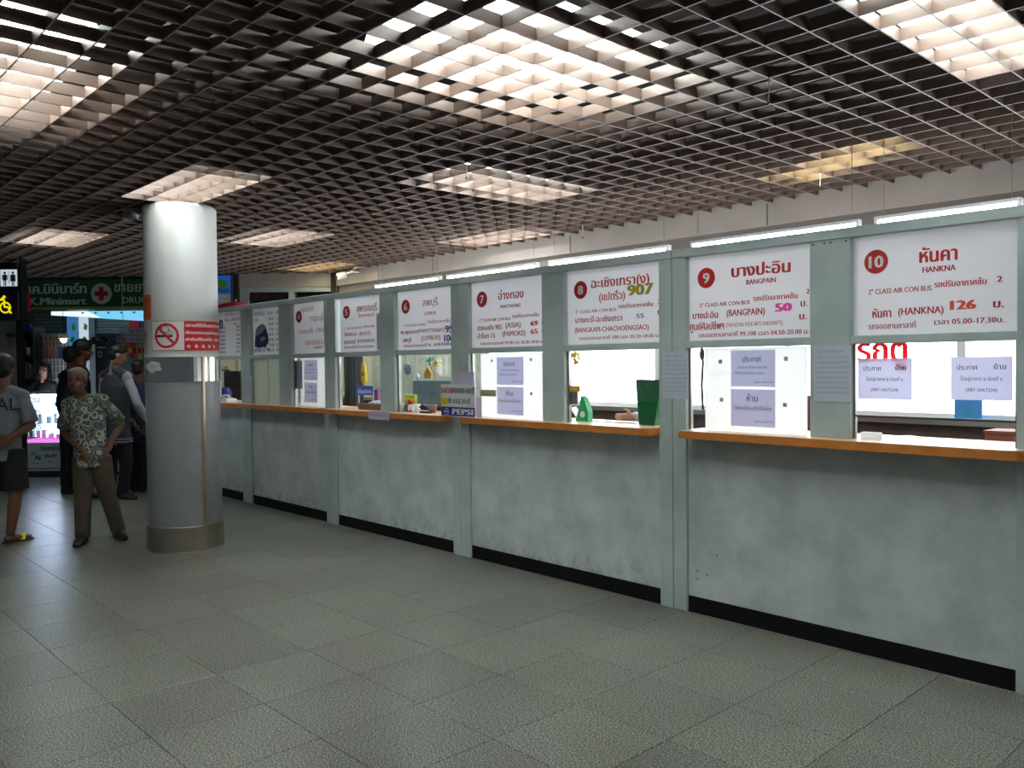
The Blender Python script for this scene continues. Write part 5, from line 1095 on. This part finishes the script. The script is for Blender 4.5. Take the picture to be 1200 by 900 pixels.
        hm.ell(hp(0, -.018, .05), (.090 * k, .098 * k, .085 * k), 18, 12, M3)
        for q in (-1, 1): hm.tube([hp(q * .07, .0, .05), hp(q * .085, -.005, -.05), hp(q * .09, .0, -.16), hp(q * .08, .0, -.26)], [.03, .034, .04, .02], 10)
        hm.tube([hp(0, -.06, .03), hp(0, -.08, -.08), hp(0, -.08, -.24)], [(.07, .04), (.08, .045), (.07, .02)], 12, side=hr)
    remesh(hm, .009, 'hair', hair, r, 2)
    # upper garment
    g_ = MB(); gx = .016
    low = -.10 if hemz is None else hemz
    prof = [(low, sw * .92 + .005, .125), (.0, sw * .94, .122), (.35, sw * .88, .112), (.62, sw * .96, .124), (.85, sw * .94, .118), (1.0, sw * .72, .082), (1.06, .072, .062)]
    g_.tube([sp(t) for t, _, _ in prof], [(a, c * k) for _, a, c in prof], 18, side=sd)
    sls = []
    for s, e, w_ in (('sa', 'ea', 'wa'), ('sb', 'eb', 'wb')):
        sl = MB() if sleeve_m else g_; sls.append(sl)
        sl.ell(J[s], (.058 * k,) * 3, 12, 8); g_.tube([J[s], J[s] * .5 + J['neck'] * .5 - U * .004, J['neck'] - U * .012], [.058 * k, .056 * k, .050 * k], 12)
        if top[1] == 'short': sl.tube([J[s] - (J[s] - msh).normalized() * .03, J[s] * .5 + J[e] * .5, J[s] * .12 + J[e] * .88], [.056 * k, .062 * k, .068 * k], 12)
        else: sl.tube([J[s] - (J[s] - msh).normalized() * .03, J[s] * .5 + J[e] * .5, J[e]], [.056 * k, .056 * k, .052 * k], 12); sl.ell(J[e], (.054 * k,) * 3, 10, 7); sl.tube([J[e], J[w_] * .5 + J[e] * .5, J[w_]], [.054 * k, .050 * k, .038 * k], 12)
    remesh(g_, .011, 'shirt' if top[1] == 'short' else 'jacket', top[0], r, 3)
    if sleeve_m:
        for sl in sls: remesh(sl, .011, 'sleeve', sleeve_m, r, 3)
    # lower garment
    t_ = MB(); t_.tube([sp(.18), sp(0), sp(-.08)], [(sw * .82, .10 * k), (sw * .86, .112 * k), (sw * .80, .10 * k)], 16, side=sd)
    for h_, kn, an in (('ha', 'ka', 'aa'), ('hb', 'kb', 'ab')):
        if bottom[1] == 'long': t_.tube([J[h_] + U * .04, J[h_] * .5 + J[kn] * .5, J[kn], J[kn] * .5 + J[an] * .5, J[an] + U * -.01, J[an] - U * .035], [.100 * k, .090 * k, .074 * k, .070 * k, .066 * k, .068 * k], 14)
        else: t_.tube([J[h_] + U * .04, J[h_] * .5 + J[kn] * .5, J[kn]], [.105 * k, .108 * k, .108 * k], 14)
    remesh(t_, .011, 'trousers' if bottom[1] == 'long' else 'shorts', bottom[0], r, 3)
    for an, to in (('aa', 'ta'), ('ab', 'tb')):
        td = J[to] - J[an]; td.z = 0; td.normalize(); hl = Vector((J[an].x, J[an].y, .0)) - td * .055; s_ = td.cross(U)
        s = MB()
        if shoes == 'sandal':
            s.tube([hl + U * .009, hl + td * .12 + U * .009, hl + td * .25 + U * .009], [(.038, .009), (.040, .009), (.042, .009)], 14, side=s_); s.build('sandal', 'shoe_black', r)
            MB().tube([hl + td * .14 + s_ * .045 + U * .015, hl + td * .16 + s_ * .02 + U * .058, hl + td * .16 - s_ * .02 + U * .058, hl + td * .14 - s_ * .045 + U * .015], [(.006, .02)] * 4, 8).build('sandal_strap', 'yellow', r)
        else:
            s.tube([hl - td * .005 + U * .030, hl + td * .03 + U * .048, hl + td * .10 + U * .042, hl + td * .18 + U * .032, hl + td * .262 + U * .024], [(.026, .024), (.044, .048), (.046, .042), (.048, .030), (.030, .018)], 14, side=s_); s.tube([hl - td * .01 + U * .011, hl + td * .12 + U * .011, hl + td * .27 + U * .011], [(.040, .011), (.048, .011), (.034, .011)], 14, side=s_)
            remesh(s, .008, 'shoe', shoes, r, 2)
    return r, J, sp, sd, base, sw
def JJ(**kw): return {q: Wp(*v) for q, v in kw.items()}
# old man facing the camera
J = JJ(head=(90.5, 447, 7.50), neck=(95, 466, 7.56), sa=(79, 474, 7.55), sb=(121, 469, 7.55), ea=(74.5, 506, 7.62), eb=(142, 497, 7.72), wa=(97, 529, 7.42), wb=(131, 515, 7.58), fa=(107, 543, 7.36), fb=(125, 530, 7.52),
       ha=(98, 541, 7.56), hb=(117, 540, 7.56), ka=(97, 584, 7.50), kb=(127, 583, 7.60), aa=(97, 625.5, 7.46), ab=(138, 618, 7.70), ta=(91, 636, 7.30), tb=(147, 629, 7.52))
r, Jn, sp, sd, base, sw = person('older man with thin grey hair, ring patterned shirt and brown trousers facing the camera', J, -FW + RT * .12, .98, hair='hair_grey', hairstyle='thin', top=('ring_shirt', 'short'), bottom=('trouser_brown', 'long'), tilt=-.05)
# collar flaps and button band
cn = sp(1.03); fr = -FW
mb = MB()
for q in (-1, 1): mb.add([cn + fr * .075 + sd * q * .006 - Vector((0, 0, .05)), cn + fr * .055 + sd * q * .06 + Vector((0, 0, .02)), cn + fr * .09 + sd * q * .075 - Vector((0, 0, .035)), cn + fr * .10 + sd * q * .035 - Vector((0, 0, .075))], [(0, 1, 2, 3), (3, 2, 1, 0)])
mb.build('collar', 'ring_shirt', r)
# man seen from behind in a grey T-shirt at the left edge
J = JJ(head=(4, 434, 7.58), neck=(4, 454, 7.55), sa=(-19, 464, 7.52), sb=(28, 464, 7.58), ea=(-29, 500, 7.48), eb=(37, 499, 7.56), wa=(-6, 516, 7.38), wb=(9, 514, 7.40), fa=(5, 519, 7.36), fb=(-3, 520, 7.36),
       ha=(-7, 532, 7.55), hb=(14, 532, 7.58), ka=(-9, 574, 7.56), kb=(19, 574, 7.56), aa=(-14, 626, 7.62), ab=(12, 626, 7.50), ta=(-2, 622, 7.9), tb=(24, 630, 7.58))
J['fan'] = FW * 1; 
r, Jn, sp, sd, base, sw = person('man from behind in a grey T-shirt and black shorts at the left edge', {q: v for q, v in J.items() if q != 'fan'}, FW - RT * .1, 1.0, hairstyle='full', top=('tee_grey', 'short'), bottom=('cloth_black', 'short'), shoes='sandal')
mat('print_dark', (44, 46, 54), .9)
V, F, wd = glyphs('VAL'); mb = MB(); c0 = sp(.76)
vs_ = []
for p in V:
    lx = -.06 + p[0] / wd * .23; lz = p[1] * .16
    ra, rb = sw * 1.04 + .006, .128; x_ = max(-.99, min(.99, lx / ra)); vs_.append(c0 + RT * lx - FW * (rb * math.sqrt(1 - x_ * x_) + .004) + Vector((0, 0, lz)))
mb.add(vs_, F); mb.build('lettering', 'print_dark', r)
# tall young man in black, facing right
J = JJ(head=(98, 412, 10.3), neck=(95, 429, 10.3), sa=(85, 438, 10.55), sb=(99, 439, 10.05), ea=(80, 476, 10.45), eb=(96, 478, 9.9), wa=(94, 492, 10.35), wb=(102, 497, 10.0), fa=(99, 500, 10.35), fb=(105, 504, 10.0),
       ha=(88, 507, 10.32), hb=(96, 507, 10.1), ka=(86, 543, 10.34), kb=(100, 544, 10.05), aa=(78, 573, 10.4), ab=(102, 578, 10.05), ta=(86, 575, 10.38), tb=(111, 580, 10.05))
r, Jn, sp, sd, base, sw = person('tall young man in black with full dark hair, facing right behind the old man', J, RT + FW * .25, 1.03, hairstyle='full', top=('cloth_black', 'short'))
mb = MB().tube([sp(1.0) - FW * .05 + RT * .04, sp(.8) - FW * .11 + RT * .05, sp(.5) - FW * .13 + RT * .03], [(.006, .018)] * 3, 8); mb.build('yellow_strap', 'yellow', r)
# dark haired person behind him
J = JJ(head=(84, 419, 10.9), neck=(83, 433, 10.9), sa=(73, 441, 10.9), sb=(93, 441, 10.9), ea=(70, 474, 10.9), eb=(97, 474, 10.9), wa=(76, 494, 10.75), wb=(93, 494, 10.75), fa=(80, 500, 10.7), fb=(90, 500, 10.7),
       ha=(79, 505, 10.9), hb=(88, 505, 10.9), ka=(78, 538, 10.9), kb=(89, 538, 10.9), aa=(77, 566, 10.9), ab=(90, 566, 10.9), ta=(77, 564, 11.1), tb=(91, 564, 11.1))
person('dark haired person in black mostly hidden behind the tall young man', J, FW + RT * .3, .97, hairstyle='full', top=('cloth_black', 'long'))
# young man in grey varsity jacket with pale sleeves
J = JJ(head=(139, 417, 9.95), neck=(134, 431, 9.98), sa=(121, 441, 10.15), sb=(149, 441, 9.80), ea=(120, 474, 10.2), eb=(161, 473, 9.78), wa=(140, 490, 10.25), wb=(171, 491, 9.95), fa=(150, 493, 10.25), fb=(178, 494, 10.05),
       ha=(129, 511, 10.08), hb=(144, 511, 9.95), ka=(130, 546, 10.08), kb=(148, 546, 9.95), aa=(129, 578, 10.12), ab=(143, 579, 9.95), ta=(140, 581, 10.05), tb=(154, 582, 9.9))
r, Jn, sp, sd, base, sw = person('young man in a dark grey varsity jacket with pale sleeves', J, RT + FW * .45, .98, skin='skin_light', hairstyle='short', top=('vest_grey', 'long'), sleeve_m='sleeve_pale', tilt=.35, bottom=('navy_dark', 'long')) if mat('navy_dark', (18, 20, 32), .85) else None
for k, tt in enumerate((-.075, -.03)):
    MB().tube([sp(tt) - Vector((0, 0, .006)), sp(tt) + Vector((0, 0, .006))], [(sw * .95 + .014, .137)] * 2, 24, side=sd).build('hem_stripe', 'stripe', r)
MB().tube([sp(1.03), sp(1.06)], [(.085, .075), (.078, .068)], 18, side=sd).build('collar', 'stripe', r)
# person in navy at the column edge
J = JJ(head=(163, 433, 10.5), neck=(163, 447, 10.5), sa=(153, 453, 10.5), sb=(175, 453, 10.5), ea=(151, 482, 10.5), eb=(180, 482, 10.5), wa=(158, 500, 10.35), wb=(174, 500, 10.35), fa=(161, 505, 10.3), fb=(171, 505, 10.3),
       ha=(159, 512, 10.5), hb=(168, 512, 10.5), ka=(158, 545, 10.5), kb=(168, 545, 10.5), aa=(158, 570, 10.5), ab=(168, 571, 10.5), ta=(158, 567, 10.8), tb=(169, 567, 10.8))
person('person in a navy shirt half hidden by the column', J, FW + RT * .3, .93, hairstyle='short', top=('navy_cloth', 'short'))
# seller behind the display case
J = JJ(head=(51.5, 433, 12.8), neck=(51, 445, 12.8), sa=(40, 451, 12.8), sb=(63, 451, 12.8), ea=(37, 472, 12.8), eb=(66, 472, 12.8), wa=(43, 484, 12.7), wb=(60, 484, 12.7), fa=(47, 488, 12.65), fb=(57, 488, 12.65),
       ha=(46, 496, 12.8), hb=(57, 496, 12.8), ka=(46, 522, 12.8), kb=(57, 522, 12.8), aa=(46, 544, 12.8), ab=(57, 544, 12.8), ta=(46, 546, 12.65), tb=(57, 546, 12.65))
person('woman with long black hair standing behind the glowing display case', J, -FW + RT * .1, .92, skin='skin_light', hairstyle='long', top=('cloth_black', 'long'))
# clerk behind window eight, only a forearm and hand in view
def YY(u, v, y): return Y(u, v, y)
hx = Y(766, 470, .95).x
J = dict(head=Vector((hx + .03, .99, 1.27)), neck=Vector((hx + .02, 1.03, 1.14)), sa=Vector((hx - .15, 1.05, 1.07)), sb=Vector((hx + .19, 1.05, 1.07)), ea=YY(757, 492, .62), eb=Vector((hx + .24, .80, 1.02)), wa=YY(742, 488, .45), wb=Vector((hx + .1, .62, 1.08)),
         fa=YY(729, 489, .42), fb=Vector((hx, .60, 1.08)), ha=Vector((hx - .09, 1.10, .55)), hb=Vector((hx + .09, 1.10, .55)), ka=Vector((hx - .10, .62, .58)), kb=Vector((hx + .10, .62, .58)), aa=Vector((hx - .10, .62, .10)), ab=Vector((hx + .10, .62, .10)), ta=Vector((hx - .10, .45, .03)), tb=Vector((hx + .10, .45, .03)))
r = person('clerk seated behind window eight with one hand by the laptop', J, Vector((-.5, -1, 0)), .92, skin='skin_light', hairstyle='short', top=('cloth_pale', 'long'))[0] if mat('cloth_pale', (160, 176, 176), .8) else None
t = thing('stool', 'dark office stool under the clerk behind window eight', 'stool', (hx, 1.14, 0)); MB().lathe([(0, .42), (.19, .42), (.2, .41), (.2, .38), (0, .37)], seg=20).build('seat', 'dkgrey', t); MB().cyl((0, 0, .04), (0, 0, .38), .025).build('stem', 'chrome', t)
mb = MB()
for k in range(5): q = 2 * PI * k / 5; mb.cyl((0, 0, .05), (.25 * math.cos(q), .25 * math.sin(q), .02), .018, seg=8)
mb.build('base', 'dkgrey', t)
bpy.data.objects.remove(TO)
